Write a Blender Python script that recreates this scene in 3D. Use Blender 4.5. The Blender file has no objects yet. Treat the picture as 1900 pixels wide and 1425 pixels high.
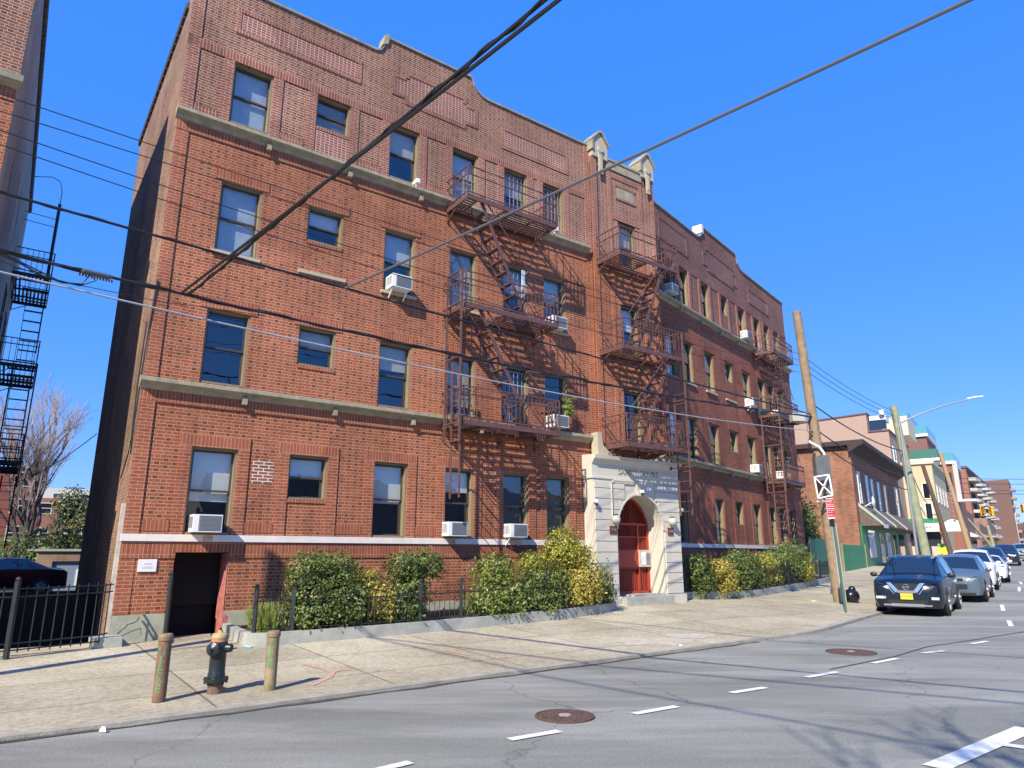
import bpy, bmesh, math, random
from mathutils import Vector, Matrix
R=math.radians
SC=bpy.context.scene
COL=SC.collection
# ---------------------------------------------------------------- camera, sky, sun, exposure
cam=bpy.data.cameras.new('camera'); camo=bpy.data.objects.new('camera',cam); COL.objects.link(camo)
cam.lens=1280*36/1900.; cam.sensor_width=36; cam.clip_end=3000; cam.clip_start=.05
camo.location=(0,0,0); camo.rotation_euler=(R(90+13.889),0,0); SC.camera=camo
SUN_AZ=25.5; SUN_EL=39.5          # travel azimuth (right of +Y), elevation
w=bpy.data.worlds.new('World'); SC.world=w; w.use_nodes=True
nt=w.node_tree; nt.nodes.clear()
sky=nt.nodes.new('ShaderNodeTexSky'); sky.sky_type='NISHITA'; sky.sun_disc=False
sky.sun_elevation=R(SUN_EL); sky.sun_rotation=R(SUN_AZ+180); sky.air_density=1.0; sky.dust_density=.0; sky.ozone_density=3.0; sky.altitude=50
hs=nt.nodes.new('ShaderNodeHueSaturation'); hs.inputs['Saturation'].default_value=1.1; hs.inputs['Value'].default_value=1.15
bg=nt.nodes.new('ShaderNodeBackground'); bg.inputs[1].default_value=.14
wo=nt.nodes.new('ShaderNodeOutputWorld')
smx=nt.nodes.new('ShaderNodeMix'); smx.data_type='RGBA'; smx.inputs[0].default_value=.72; smx.inputs[7].default_value=(.15,1.42,5.6,1)
nt.links.new(sky.outputs[0],hs.inputs['Color']); nt.links.new(hs.outputs[0],smx.inputs[6]); nt.links.new(smx.outputs[2],bg.inputs[0]); nt.links.new(bg.outputs[0],wo.inputs[0])
sl=bpy.data.lights.new('sun','SUN'); sl.energy=5.0; sl.angle=R(.5); sl.color=(1,.90,.745)
so=bpy.data.objects.new('sun',sl); COL.objects.link(so)
trav=Vector((math.sin(R(SUN_AZ))*math.cos(R(SUN_EL)),math.cos(R(SUN_AZ))*math.cos(R(SUN_EL)),-math.sin(R(SUN_EL))))
so.rotation_euler=trav.to_track_quat('-Z','Y').to_euler(); so.location=(-5,-10,20)
SC.view_settings.view_transform='Standard'; SC.view_settings.look='None'; SC.view_settings.exposure=0.55; SC.view_settings.gamma=1
# ---------------------------------------------------------------- frames and ground function
def V2(h): return Vector((math.sin(R(h)),math.cos(R(h))))
class Frame:
    def __init__(s,o,h):
        s.o=Vector(o); s.h=h; s.d=V2(h); s.inn=Vector((-s.d.y,s.d.x)); s.th=R(90-h)
    def w(s,a,y,z): q=s.o+s.d*a+s.inn*y; return Vector((q.x,q.y,z))
    def inv(s,P): v=Vector((P[0],P[1]))-s.o; return v.dot(s.d),v.dot(s.inn)
FA=Frame((-7.34322,13.3),53.93)
FB=Frame((2.42510,20.55981),39.5)
FC=Frame((14.73321,35.49075),36.0)
def lerp(t,xs,ys):
    if t<=xs[0]: return ys[0]
    for i in range(len(xs)-1):
        if t<=xs[i+1]: return ys[i]+(ys[i+1]-ys[i])*(t-xs[i])/(xs[i+1]-xs[i])
    return ys[-1]
def stt(x,y):
    best=None
    for f,t0 in ((FA,0),(FB,12.2),(FC,31.55)):
        a,i=f.inv((x,y)); q=(-i,t0+a)
        if best is None or q[0]>best[0]: best=q
    return best
def Pc(t): return lerp(t,[0,12,20],[6.25,5.75,5.85])
def rise(t): return max(0,t-20)*.0185
def gz(x,y):
    p,t=stt(x,y); pc=Pc(t)
    if p<pc:
        zb=lerp(t,[-4,0,12,20,31],[-1.6,-1.57,-1.34,-1.30,-1.3]); zc=lerp(t,[-4,6,17,31],[-1.70,-1.69,-1.67,-1.62])
        return zb+(zc-zb)*max(0,p/pc)+rise(t)
    return -1.73+rise(t)
def path(t):
    if t<12.2: return FA,t
    if t<31.55: return FB,t-12.2
    return FC,t-31.55
def tp(t,p):   # station, distance from building line -> world xy (only smooth away from bends)
    f,a=path(t); q=f.w(a,-p,0); return q
# ---------------------------------------------------------------- materials
MATS={}
def mat(name,col=(.5,.5,.5),rough=.7,metal=0.,var=0.,vscale=6.,bump=0.,bscale=40.,col2=None,spec=.5,emit=None,coat=0.):
    if name in MATS: return MATS[name]
    m=bpy.data.materials.new(name); m.use_nodes=True; n=m.node_tree; b=n.nodes['Principled BSDF']
    b.inputs['Base Color'].default_value=(*col,1); b.inputs['Roughness'].default_value=rough; b.inputs['Metallic'].default_value=metal
    b.inputs['Specular IOR Level'].default_value=spec; b.inputs['Coat Weight'].default_value=coat; b.inputs['Coat Roughness'].default_value=.03
    if emit: b.inputs['Emission Color'].default_value=(*emit[:3],1); b.inputs['Emission Strength'].default_value=emit[3]
    if var or col2 or bump: tc=n.nodes.new('ShaderNodeTexCoord')
    if var or col2:
        t=n.nodes.new('ShaderNodeTexNoise'); t.inputs['Scale'].default_value=vscale; t.inputs['Detail'].default_value=7; t.inputs['Roughness'].default_value=.65
        n.links.new(tc.outputs['Object'],t.inputs['Vector'])
        cr=n.nodes.new('ShaderNodeValToRGB'); cr.color_ramp.elements[0].position=.32; cr.color_ramp.elements[1].position=.68
        c2=col2 or tuple(min(1,c*(1+var)) for c in col); c1=col if col2 else tuple(c*(1-var) for c in col)
        cr.color_ramp.elements[0].color=(*c1,1); cr.color_ramp.elements[1].color=(*c2,1)
        n.links.new(t.outputs[0],cr.inputs[0]); n.links.new(cr.outputs[0],b.inputs['Base Color'])
    if bump:
        t2=n.nodes.new('ShaderNodeTexNoise'); t2.inputs['Scale'].default_value=bscale; t2.inputs['Detail'].default_value=5
        n.links.new(tc.outputs['Object'],t2.inputs['Vector'])
        bp=n.nodes.new('ShaderNodeBump'); bp.inputs['Strength'].default_value=bump; bp.inputs['Distance'].default_value=.02
        n.links.new(t2.outputs[0],bp.inputs['Height']); n.links.new(bp.outputs[0],b.inputs['Normal'])
    MATS[name]=m; return m
def brick(name,c1,c2,ch,mort,mode='flemish',L=.32,H=.0686,frac=.667,mu=.030,mv=.16,stain=.25,hdark=.55,axis='xz'):
    if name in MATS: return MATS[name]
    m=bpy.data.materials.new(name); m.use_nodes=True; n=m.node_tree; N=n.nodes; K=n.links; b=N['Principled BSDF']
    b.inputs['Roughness'].default_value=.85; b.inputs['Specular IOR Level'].default_value=.25
    def math_(op,a,bb=None,c=None):
        q=N.new('ShaderNodeMath'); q.operation=op
        for i,v in enumerate((a,bb,c)):
            if v is None: continue
            if isinstance(v,(int,float)): q.inputs[i].default_value=v
            else: K.new(v,q.inputs[i])
        return q.outputs[0]
    tc=N.new('ShaderNodeTexCoord'); sp=N.new('ShaderNodeSeparateXYZ'); K.new(tc.outputs['Object'],sp.inputs[0])
    u=math_('ADD',sp.outputs[0],sp.outputs[1]); v=sp.outputs[2]
    if mode=='soldier': u,v=v,u
    row=math_('FLOOR',math_('DIVIDE',v,H))
    fv=math_('FRACT',math_('DIVIDE',v,H))
    if mode=='flemish': sh=math_('MULTIPLY',row,.5)
    elif mode=='stretch': sh=math_('MULTIPLY',row,.5)
    else: sh=0.0
    u2=math_('ADD',math_('DIVIDE',u,L),sh)
    fu=math_('FRACT',u2); iu=math_('FLOOR',u2)
    if mode=='flemish':
        hd=math_('GREATER_THAN',fu,frac)
        m1=math_('LESS_THAN',fu,mu); m2=math_('MULTIPLY',hd,math_('LESS_THAN',fu,frac+mu))
        mm=math_('MAXIMUM',m1,m2); bid=math_('ADD',math_('MULTIPLY',iu,2),hd)
    else:
        mm=math_('LESS_THAN',fu,mu*1.6 if mode!='soldier' else mu*1.2); bid=iu; hd=0.0
    mm=math_('MAXIMUM',mm,math_('LESS_THAN',fv,mv))
    wn=N.new('ShaderNodeTexWhiteNoise'); wn.noise_dimensions='2D'; cx=N.new('ShaderNodeCombineXYZ'); K.new(bid,cx.inputs[0]); K.new(row,cx.inputs[1]); K.new(cx.outputs[0],wn.inputs['Vector'])
    mx=N.new('ShaderNodeMix'); mx.data_type='RGBA'; K.new(wn.outputs[0],mx.inputs[0]); mx.inputs[6].default_value=(*c1,1); mx.inputs[7].default_value=(*c2,1)
    base=mx.outputs[2]
    if mode=='flemish':
        wn2=math_('GREATER_THAN',wn.outputs[0],hdark); k=math_('MULTIPLY',math_('MULTIPLY',wn2,hd),.85)
        mh=N.new('ShaderNodeMix'); mh.data_type='RGBA'; K.new(k,mh.inputs[0]); K.new(base,mh.inputs[6]); mh.inputs[7].default_value=(*ch,1); base=mh.outputs[2]
    mo=N.new('ShaderNodeMix'); mo.data_type='RGBA'; K.new(mm,mo.inputs[0]); K.new(base,mo.inputs[6]); mo.inputs[7].default_value=(*mort,1)
    ns=N.new('ShaderNodeTexNoise'); ns.inputs['Scale'].default_value=.55; ns.inputs['Detail'].default_value=9; ns.inputs['Roughness'].default_value=.62; K.new(tc.outputs['Object'],ns.inputs['Vector'])
    mr=N.new('ShaderNodeMapRange'); mr.inputs[1].default_value=.32; mr.inputs[2].default_value=.7; mr.inputs[3].default_value=1-stain; mr.inputs[4].default_value=1+stain*.45; K.new(ns.outputs[0],mr.inputs[0])
    ns2=N.new('ShaderNodeTexNoise'); ns2.inputs['Scale'].default_value=30; ns2.inputs['Detail'].default_value=3; K.new(tc.outputs['Object'],ns2.inputs['Vector'])
    mr2=N.new('ShaderNodeMapRange'); mr2.inputs[3].default_value=.8; mr2.inputs[4].default_value=1.2; K.new(ns2.outputs[0],mr2.inputs[0])
    mp3=N.new('ShaderNodeMapping'); mp3.inputs['Scale'].default_value=(1.6,1.6,.13); K.new(tc.outputs['Object'],mp3.inputs[0])
    ns3=N.new('ShaderNodeTexNoise'); ns3.inputs['Scale'].default_value=1.0; ns3.inputs['Detail'].default_value=8; ns3.inputs['Roughness'].default_value=.7; K.new(mp3.outputs[0],ns3.inputs['Vector'])
    mr3=N.new('ShaderNodeMapRange'); mr3.inputs[1].default_value=.50; mr3.inputs[2].default_value=.70; mr3.inputs[3].default_value=1.0; mr3.inputs[4].default_value=.72; K.new(ns3.outputs[0],mr3.inputs[0])
    vo3=N.new('ShaderNodeTexVoronoi'); vo3.inputs['Scale'].default_value=.42; va3=N.new('ShaderNodeVectorMath'); va3.operation='MULTIPLY_ADD'; va3.inputs[1].default_value=(1.2,1.2,1.2); K.new(ns.outputs[1],va3.inputs[0]); K.new(tc.outputs['Object'],va3.inputs[2]); K.new(va3.outputs[0],vo3.inputs['Vector'])
    sx3=N.new('ShaderNodeSeparateXYZ'); K.new(vo3.outputs['Color'],sx3.inputs[0]); mr4=N.new('ShaderNodeMapRange'); mr4.inputs[3].default_value=.86; mr4.inputs[4].default_value=1.12; K.new(sx3.outputs[0],mr4.inputs[0])
    vm=N.new('ShaderNodeVectorMath'); vm.operation='SCALE'; K.new(mo.outputs[2],vm.inputs[0]); K.new(math_('MULTIPLY',math_('MULTIPLY',mr.outputs[0],mr2.outputs[0]),math_('MULTIPLY',mr3.outputs[0],mr4.outputs[0])),vm.inputs[3])
    K.new(vm.outputs[0],b.inputs['Base Color'])
    bp=N.new('ShaderNodeBump'); bp.inputs['Strength'].default_value=.6; bp.inputs['Distance'].default_value=.006; K.new(math_('SUBTRACT',1,mm),bp.inputs['Height']); K.new(bp.outputs[0],b.inputs['Normal'])
    MATS[name]=m; return m
BR=brick('red_brick',(.30,.082,.040),(.39,.13,.062),(.135,.05,.032),(.54,.33,.22))
BRS=brick('red_brick_soldier',(.305,.088,.043),(.385,.128,.064),(.2,.1,.07),(.54,.31,.225),mode='soldier',L=.216,H=.073,mv=.13)
BRT=brick('red_brick_stretcher',(.305,.088,.043),(.385,.128,.064),(.2,.1,.07),(.54,.31,.225),mode='stretch',L=.216)
BT=brick('top_brick',(.225,.088,.055),(.32,.138,.088),(.10,.048,.034),(.60,.45,.35),mv=.18)
BTS=brick('top_brick_soldier',(.245,.09,.058),(.33,.13,.083),(.2,.1,.07),(.60,.42,.35),mode='soldier',L=.216,H=.073,mv=.14)
BTT=brick('top_brick_stretcher',(.245,.09,.058),(.33,.13,.083),(.2,.1,.07),(.60,.42,.35),mode='stretch',L=.216,mv=.17)
BTG=brick('top_brick_grid',(.25,.085,.06),(.33,.12,.085),(.2,.1,.07),(.66,.50,.43),mode='grid',L=.11,H=.0686,mu=.07,mv=.19)
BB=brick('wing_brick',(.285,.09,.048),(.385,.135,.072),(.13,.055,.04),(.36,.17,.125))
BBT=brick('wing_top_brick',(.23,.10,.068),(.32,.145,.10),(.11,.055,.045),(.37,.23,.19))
BRG=brick('red_brick_grid',(.30,.085,.05),(.38,.125,.07),(.2,.1,.07),(.58,.35,.26),mode='grid',L=.11,H=.0686,mu=.06,mv=.16)
BRP=brick('pale_mortar_brick',(.22,.08,.05),(.30,.11,.07),(.2,.1,.07),(.75,.66,.58),mode='stretch',L=.216,mu=.07,mv=.26)
BSD=brick('side_brick',(.26,.15,.10),(.36,.22,.15),(.16,.09,.065),(.42,.31,.22),stain=.45)
BST=brick('storefront_brick',(.25,.11,.065),(.36,.17,.10),(.18,.07,.045),(.34,.20,.14),mode='stretch',L=.3,H=.09)
STONE=mat('limestone',(.33,.295,.205),.8,var=.25,vscale=5,bump=.3)
STONEW=mat('pale_stone',(.45,.41,.30),.7,var=.08,vscale=4,bump=.2)
WHITEB=mat('white_band_paint',(.78,.72,.64),.6,var=.08,vscale=3)
PORT=mat('portal_stone',(.53,.50,.42),.8,col2=(.62,.585,.50),vscale=1.6,bump=.25)
PORTG=mat('portal_groove',(.2,.185,.16),.9)
CONC=mat('painted_concrete',(.37,.38,.29),.8,var=.18,vscale=3,bump=.3)
KERBC=mat('planter_concrete',(.36,.37,.33),.85,var=.2,vscale=3,bump=.4)
FRM=mat('bronze_window_frame',(.075,.055,.04),.45)
FRMT=mat('olive_frame',(.235,.20,.12),.5,var=.1)
IRON=mat('brown_iron',(.125,.062,.052),.55,var=.25,vscale=8)
IRONB=mat('black_iron',(.014,.022,.024),.45,var=.3)
BLK=mat('matte_black',(.01,.01,.011),.9)
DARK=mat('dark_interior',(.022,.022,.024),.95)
CABLE=mat('black_cable',(.018,.017,.02),.5)
CABLEG=mat('grey_cable',(.42,.43,.45),.4)
WHITE=mat('white_plastic',(.8,.8,.78),.4)
ACG=mat('grille_grey',(.20,.22,.24),.6)
SHADE=mat('white_blind',(.62,.66,.66),.8)
SHADE2=mat('lace_curtain',(.40,.46,.50),.9,var=.12,vscale=5)
SHADE3=mat('cream_blind',(.42,.40,.33),.8,var=.1)
def glass_mat(name,fac,tint):
    m=bpy.data.materials.new(name); m.use_nodes=True; n=m.node_tree; n.nodes.clear(); K=n.links
    o=n.nodes.new('ShaderNodeOutputMaterial'); mx=n.nodes.new('ShaderNodeMixShader'); tr=n.nodes.new('ShaderNodeBsdfTransparent'); gl=n.nodes.new('ShaderNodeBsdfGlossy')
    tr.inputs[0].default_value=(*tint,1); gl.inputs['Roughness'].default_value=.015; gl.inputs[0].default_value=(.9,.95,1,1)
    fr=n.nodes.new('ShaderNodeLayerWeight'); fr.inputs[0].default_value=.5; pw=n.nodes.new('ShaderNodeMath'); pw.operation='POWER'; pw.inputs[1].default_value=2.6; K.new(fr.outputs[1],pw.inputs[0]); ma=n.nodes.new('ShaderNodeMath'); ma.operation='MULTIPLY_ADD'; ma.inputs[1].default_value=.75; ma.inputs[2].default_value=fac
    tc=n.nodes.new('ShaderNodeTexCoord'); nz=n.nodes.new('ShaderNodeTexNoise'); nz.inputs['Scale'].default_value=2.2; bp=n.nodes.new('ShaderNodeBump'); bp.inputs['Strength'].default_value=.06; bp.inputs['Distance'].default_value=.05
    K.new(tc.outputs['Object'],nz.inputs['Vector']); K.new(nz.outputs[0],bp.inputs['Height']); K.new(bp.outputs[0],gl.inputs['Normal'])
    K.new(pw.outputs[0],ma.inputs[0]); K.new(ma.outputs[0],mx.inputs[0]); K.new(tr.outputs[0],mx.inputs[1]); K.new(gl.outputs[0],mx.inputs[2]); K.new(mx.outputs[0],o.inputs[0])
    MATS[name]=m; return m
GLASS=glass_mat('window_glass',.13,(.93,.95,.96))
CARGL=mat('car_glass',(.012,.018,.025),.03,spec=1.0,coat=.6)
# ---------------------------------------------------------------- mesh helpers
class MB:
    def __init__(s): s.v=[]; s.f=[]; s.mi=[]; s.cm=0
    def add(s,vs,fs):
        b=len(s.v); s.v+= [tuple(v) for v in vs]; s.f+=[tuple(b+i for i in f) for f in fs]; s.mi+=[s.cm]*len(fs); return s
    def box(s,x0,x1,y0,y1,z0,z1):
        if x0>x1: x0,x1=x1,x0
        if y0>y1: y0,y1=y1,y0
        if z0>z1: z0,z1=z1,z0
        return s.add([(x0,y0,z0),(x1,y0,z0),(x1,y1,z0),(x0,y1,z0),(x0,y0,z1),(x1,y0,z1),(x1,y1,z1),(x0,y1,z1)],
            [(0,3,2,1),(4,5,6,7),(0,1,5,4),(1,2,6,5),(2,3,7,6),(3,0,4,7)])
    def quad(s,a,b,c,d): return s.add([a,b,c,d],[(0,1,2,3)])
    def prism(s,pts,axis,a0,a1):   # outline pts (u,v) extruded along axis
        n=len(pts); vs=[]
        for a in (a0,a1):
            for u,v in pts:
                vs.append({'x':(a,u,v),'y':(u,a,v),'z':(u,v,a)}[axis])
        fs=[tuple(range(n-1,-1,-1)),tuple(range(n,2*n))]+[(i,(i+1)%n,n+(i+1)%n,n+i) for i in range(n)]
        return s.add(vs,fs)
    def tube(s,pts,r,n=8,cap=True,r2=None):
        pts=[Vector(p) for p in pts]; vs=[]; m=len(pts)
        for i,p in enumerate(pts):
            t=(pts[min(i+1,m-1)]-pts[max(i-1,0)]).normalized()
            a=Vector((0,0,1)) if abs(t.z)<.9 else Vector((1,0,0)); u=t.cross(a).normalized(); w_=t.cross(u)
            rr=r if r2 is None else r+(r2-r)*i/(m-1)
            if isinstance(r,(list,tuple)): rr=r[i]
            for k in range(n):
                an=2*math.pi*k/n; vs.append(p+u*math.cos(an)*rr+w_*math.sin(an)*rr)
        fs=[(i*n+k,i*n+(k+1)%n,(i+1)*n+(k+1)%n,(i+1)*n+k) for i in range(m-1) for k in range(n)]
        if cap: fs+=[tuple(range(n-1,-1,-1)),tuple((m-1)*n+k for k in range(n))]
        return s.add(vs,fs)
    def bar(s,a,b,w_,h=None):  # rectangular bar
        h=h or w_; a=Vector(a); b=Vector(b); t=(b-a).normalized(); up=Vector((0,0,1)) if abs(t.z)<.95 else Vector((0,1,0))
        u=t.cross(up).normalized()*w_/2; v=t.cross(u).normalized()*h/2
        vs=[a-u-v,a+u-v,a+u+v,a-u+v,b-u-v,b+u-v,b+u+v,b-u+v]
        return s.add(vs,[(0,3,2,1),(4,5,6,7),(0,1,5,4),(1,2,6,5),(2,3,7,6),(3,0,4,7)])
    def lathe(s,prof,c=(0,0,0),n=16,axis='z'):
        vs=[]
        for rr,z in prof:
            for k in range(n):
                an=2*math.pi*k/n; a,b=rr*math.cos(an),rr*math.sin(an)
                vs.append({'z':(c[0]+a,c[1]+b,c[2]+z),'x':(c[0]+z,c[1]+a,c[2]+b),'y':(c[0]+a,c[1]+z,c[2]+b)}[axis])
        m=len(prof)
        fs=[(i*n+k,i*n+(k+1)%n,(i+1)*n+(k+1)%n,(i+1)*n+k) for i in range(m-1) for k in range(n)]
        fs+=[tuple(range(n-1,-1,-1)),tuple((m-1)*n+k for k in range(n))]
        return s.add(vs,fs)
    def ball(s,c,r,n=10):
        if not isinstance(r,(tuple,list)): r=(r,r,r)
        vs=[];m=n//2+1
        for i in range(m):
            ph=math.pi*i/(m-1)
            for k in range(n): an=2*math.pi*k/n; vs.append((c[0]+r[0]*math.sin(ph)*math.cos(an),c[1]+r[1]*math.sin(ph)*math.sin(an),c[2]+r[2]*math.cos(ph)))
        return s.add(vs,[(i*n+k,(i+1)*n+k,(i+1)*n+(k+1)%n,i*n+(k+1)%n) for i in range(m-1) for k in range(n)])
    def mesh(s,name,mats,smooth=False):
        me=bpy.data.meshes.new(name); me.from_pydata(s.v,[],s.f)
        if not isinstance(mats,(list,tuple)): mats=[mats]
        for q in mats: me.materials.append(q)
        if len(mats)>1: me.polygons.foreach_set('material_index',s.mi)
        bm=bmesh.new(); bm.from_mesh(me); bmesh.ops.recalc_face_normals(bm,faces=bm.faces) if not getattr(s,'raw',False) else None; bm.to_mesh(me); bm.free()
        if smooth:
            me.polygons.foreach_set('use_smooth',[True]*len(me.polygons))
            try: me.set_sharp_from_angle(angle=R(38))
            except Exception: pass
        me.update(); return me
def tag(o,label=None,cat=None,group=None,kind=None):
    if label: o['label']=label
    if cat: o['category']=cat
    if group: o['group']=group
    if kind: o['kind']=kind
    return o
def thing(name,label,cat,loc=(0,0,0),rz=0,group=None):
    o=bpy.data.objects.new(name,None); COL.objects.link(o); o.empty_display_size=.3; o.location=loc; o.rotation_euler=(0,0,rz)
    return tag(o,label,cat,group)
def obj(name,mb,m,parent=None,frame=None,smooth=False,loc=None,rz=None):
    """parts: frame -> mesh verts are in frame-local (s,y,z); otherwise verts are local to the parent"""
    me=mb if isinstance(mb,bpy.types.Mesh) else mb.mesh(name,m,smooth)
    o=bpy.data.objects.new(name,me); COL.objects.link(o); o.parent=parent
    if frame is not None:
        L=Vector((frame.o.x,frame.o.y,0)); th=frame.th
        if parent is not None and parent.type=='EMPTY': 
            o.location=L-parent.location; assert abs(parent.rotation_euler.z)<1e-6
        elif parent is not None: o.location=(0,0,0); th=0
        else: o.location=L
        o.rotation_euler=(0,0,th)
    if loc is not None: o.location=loc
    if rz is not None: o.rotation_euler=(0,0,rz)
    return o
def dup(root,loc,rz=None,label=None):
    r=root.copy(); COL.objects.link(r); r.location=loc
    if rz is not None: r.rotation_euler=(0,0,rz)
    if label: r['label']=label
    for ch in root.children:
        c=ch.copy(); COL.objects.link(c); c.parent=r
        for g in ch.children: d=g.copy(); COL.objects.link(d); d.parent=c
    return r
def text_mesh(s,size,depth=.004):
    cu=bpy.data.curves.new('txt','FONT'); cu.body=s; cu.size=size; cu.extrude=depth; cu.align_x='CENTER'; cu.align_y='CENTER'; cu.resolution_u=2
    o=bpy.data.objects.new('txt',cu); COL.objects.link(o); dg=bpy.context.evaluated_depsgraph_get(); me=bpy.data.meshes.new_from_object(o.evaluated_get(dg))
    bpy.data.objects.remove(o); 
    for v in me.vertices: x,y,z=v.co; v.co=(x,-z,y)
    return me
def text_obj(name,s,size,m,parent,frame,pos,depth=.004,sx=1.):
    me=text_mesh(s,size,depth); me.materials.clear(); me.materials.append(m)
    for v in me.vertices: v.co.x*=sx
    for v in me.vertices: v.co=(v.co.x+pos[0],v.co.y+pos[1],v.co.z+pos[2])
    return obj(name,me,m,parent,frame)
rnd=random.Random(7)
# ---------------------------------------------------------------- ground, sidewalk, road
def build_ground():
    # big terrain sheet far below/around (reaches the horizon), rising gently with the street
    mb=MB(); ASPH=asph
    # road + terrain: grid in world coordinates
    xs=[-400,-200,-100,-60,-40]+[ -30+2*i for i in range(0,60)]+[90,100,120,150,200,300,500,900]
    ys=[-300,-100,-60,-40,-30]+[-20+2*i for i in range(0,75)]+[130,150,180,220,300,450,700,1200]
    idx={}
    for i,x in enumerate(xs):
        for j,y in enumerate(ys):
            p,t=stt(x,y); z=-1.735+rise(t)-(.0 if p>1 else .0)
            if p<3: z-=.25
            if p>24: z-=.0
            idx[i,j]=len(mb.v); mb.v.append((x,y,z))
    for i in range(len(xs)-1):
        for j in range(len(ys)-1):
            mb.f.append((idx[i,j],idx[i+1,j],idx[i+1,j+1],idx[i,j+1])); mb.mi.append(0)
    tag(obj('road',mb,ASPH,smooth=True),kind='structure')
    # near road sheet is the same surface; the sidewalk is a strip with a kerb
    ts=[-30,-20,-12,-8]+[-6+1*i for i in range(0,18)]
    A=[(FA,t) for t in ts if t<=10]
    st_=[]
    for f,a in A: st_.append((f.w(a,.3 if a<0 or 1 else 0,0),f.w(a,-Pc(a),0),a))
    # bend: fan around the corner (12.2)
    cA=FA.w(12.2,.3,0)
    for k in range(1,8):
        h=FA.h+(FB.h-FA.h)*k/8; n=Vector((math.cos(R(h)),-math.sin(R(h))))
        t=10+ k*.9
        st_.append((FB.w(-.6+k*.3,.3,0) if k>3 else FA.w(10.2+k*.5,.3,0), Vector(FA.w(12.2,0,0).xy)+n*Pc(12)-V2(h)*(1.8-k*.45),t))
    for t in [17.5,19,21,23,25,27,29,31]: st_.append((FB.w(t-12.2,.3,0),FB.w(t-12.2,-5.85,0),t))
    for t in [34,38,42,48,56,66,80,100,130,170,230]: st_.append((FC.w(t-31.55,.3,0),FC.w(t-31.55,-5.85,0),t))
    mb=MB(); kb=MB(); NS=10; rows=[]
    for b,c,t in st_:
        row=[]
        for k in range(NS+1):
            u=k/NS; q=Vector((b[0],b[1]))*(1-u)+Vector((c[0],c[1]))*u
            zb=lerp(t,[-4,0,12,20,31],[-1.6,-1.57,-1.34,-1.30,-1.3]); zc=lerp(t,[-4,6,17,31],[-1.70,-1.69,-1.67,-1.62])
            row.append((q.x,q.y,zb+(zc-zb)*u+rise(t)))
        rows.append(row)
    for i in range(len(rows)-1):
        for k in range(NS):
            mb.add([rows[i][k],rows[i+1][k],rows[i+1][k+1],rows[i][k+1]],[(3,2,1,0)])
    tag(obj('sidewalk',mb,sidew,smooth=True),kind='structure')
    # kerb strip: top 0.15 wide and face down to the road
    for i in range(len(rows)-1):
        P0=Vector(rows[i][-1]);P1=Vector(rows[i+1][-1]); d=(P1-P0); d.z=0; d.normalize(); n=Vector((d.y,-d.x,0))
        if i==0: n0=n
        q=[]
        nn=n
        a0,a1=P0,P1; b0=P0+n0*.12; b1=P1+nn*.12
        if i<len(rows)-2:
            P2=Vector(rows[i+2][-1]); d2=(P2-P1); d2.z=0; d2.normalize(); n2=Vector((d2.y,-d2.x,0)); nm=(n+n2).normalized(); b1=P1+nm*.12
        else: nm=n
        up=Vector((0,0,.004))
        kb.add([a0+up-n0*.03,a1+up-nm*.03,b1+up,b0+up,b1-Vector((0,0,.35)),b0-Vector((0,0,.35))],[(0,1,2,3),(3,2,4,5)]); n0=nm
    kb.raw=True
    tag(obj('kerb',kb,kerbm,smooth=False),kind='structure')
def nodemat(name):
    m=bpy.data.materials.new(name); m.use_nodes=True; MATS[name]=m; n=m.node_tree; return m,n,n.nodes,n.links,n.nodes['Principled BSDF']
def noise(N,K,tc,scale,detail=6,rough=.6,sc=None,out='Object'):
    t=N.new('ShaderNodeTexNoise'); t.inputs['Scale'].default_value=scale; t.inputs['Detail'].default_value=detail; t.inputs['Roughness'].default_value=rough
    if sc or out!='Object':
        mp=N.new('ShaderNodeMapping'); mp.inputs['Scale'].default_value=sc or (1,1,1); mp.inputs['Rotation'].default_value=(0,0,-R(90-50)) ; K.new(tc.outputs['Object'],mp.inputs[0]); K.new(mp.outputs[0],t.inputs['Vector'])
    else: K.new(tc.outputs[out],t.inputs['Vector'])
    return t.outputs[0]
def ramp(N,K,src,stops):
    cr=N.new('ShaderNodeValToRGB'); e=cr.color_ramp.elements
    while len(e)<len(stops): e.new(.5)
    for q,(p,c) in zip(e,stops): q.position=p; q.color=(*c,1) if len(c)==3 else c
    K.new(src,cr.inputs[0]); return cr.outputs[0]
def mixc(N,K,a,b,f,mode='MIX'):
    m=N.new('ShaderNodeMix'); m.data_type='RGBA'; m.blend_type=mode
    if isinstance(f,float): m.inputs[0].default_value=f
    else: K.new(f,m.inputs[0])
    for i,x in ((6,a),(7,b)):
        if isinstance(x,tuple): m.inputs[i].default_value=(*x,1)
        else: K.new(x,m.inputs[i])
    return m.outputs[2]
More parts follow.
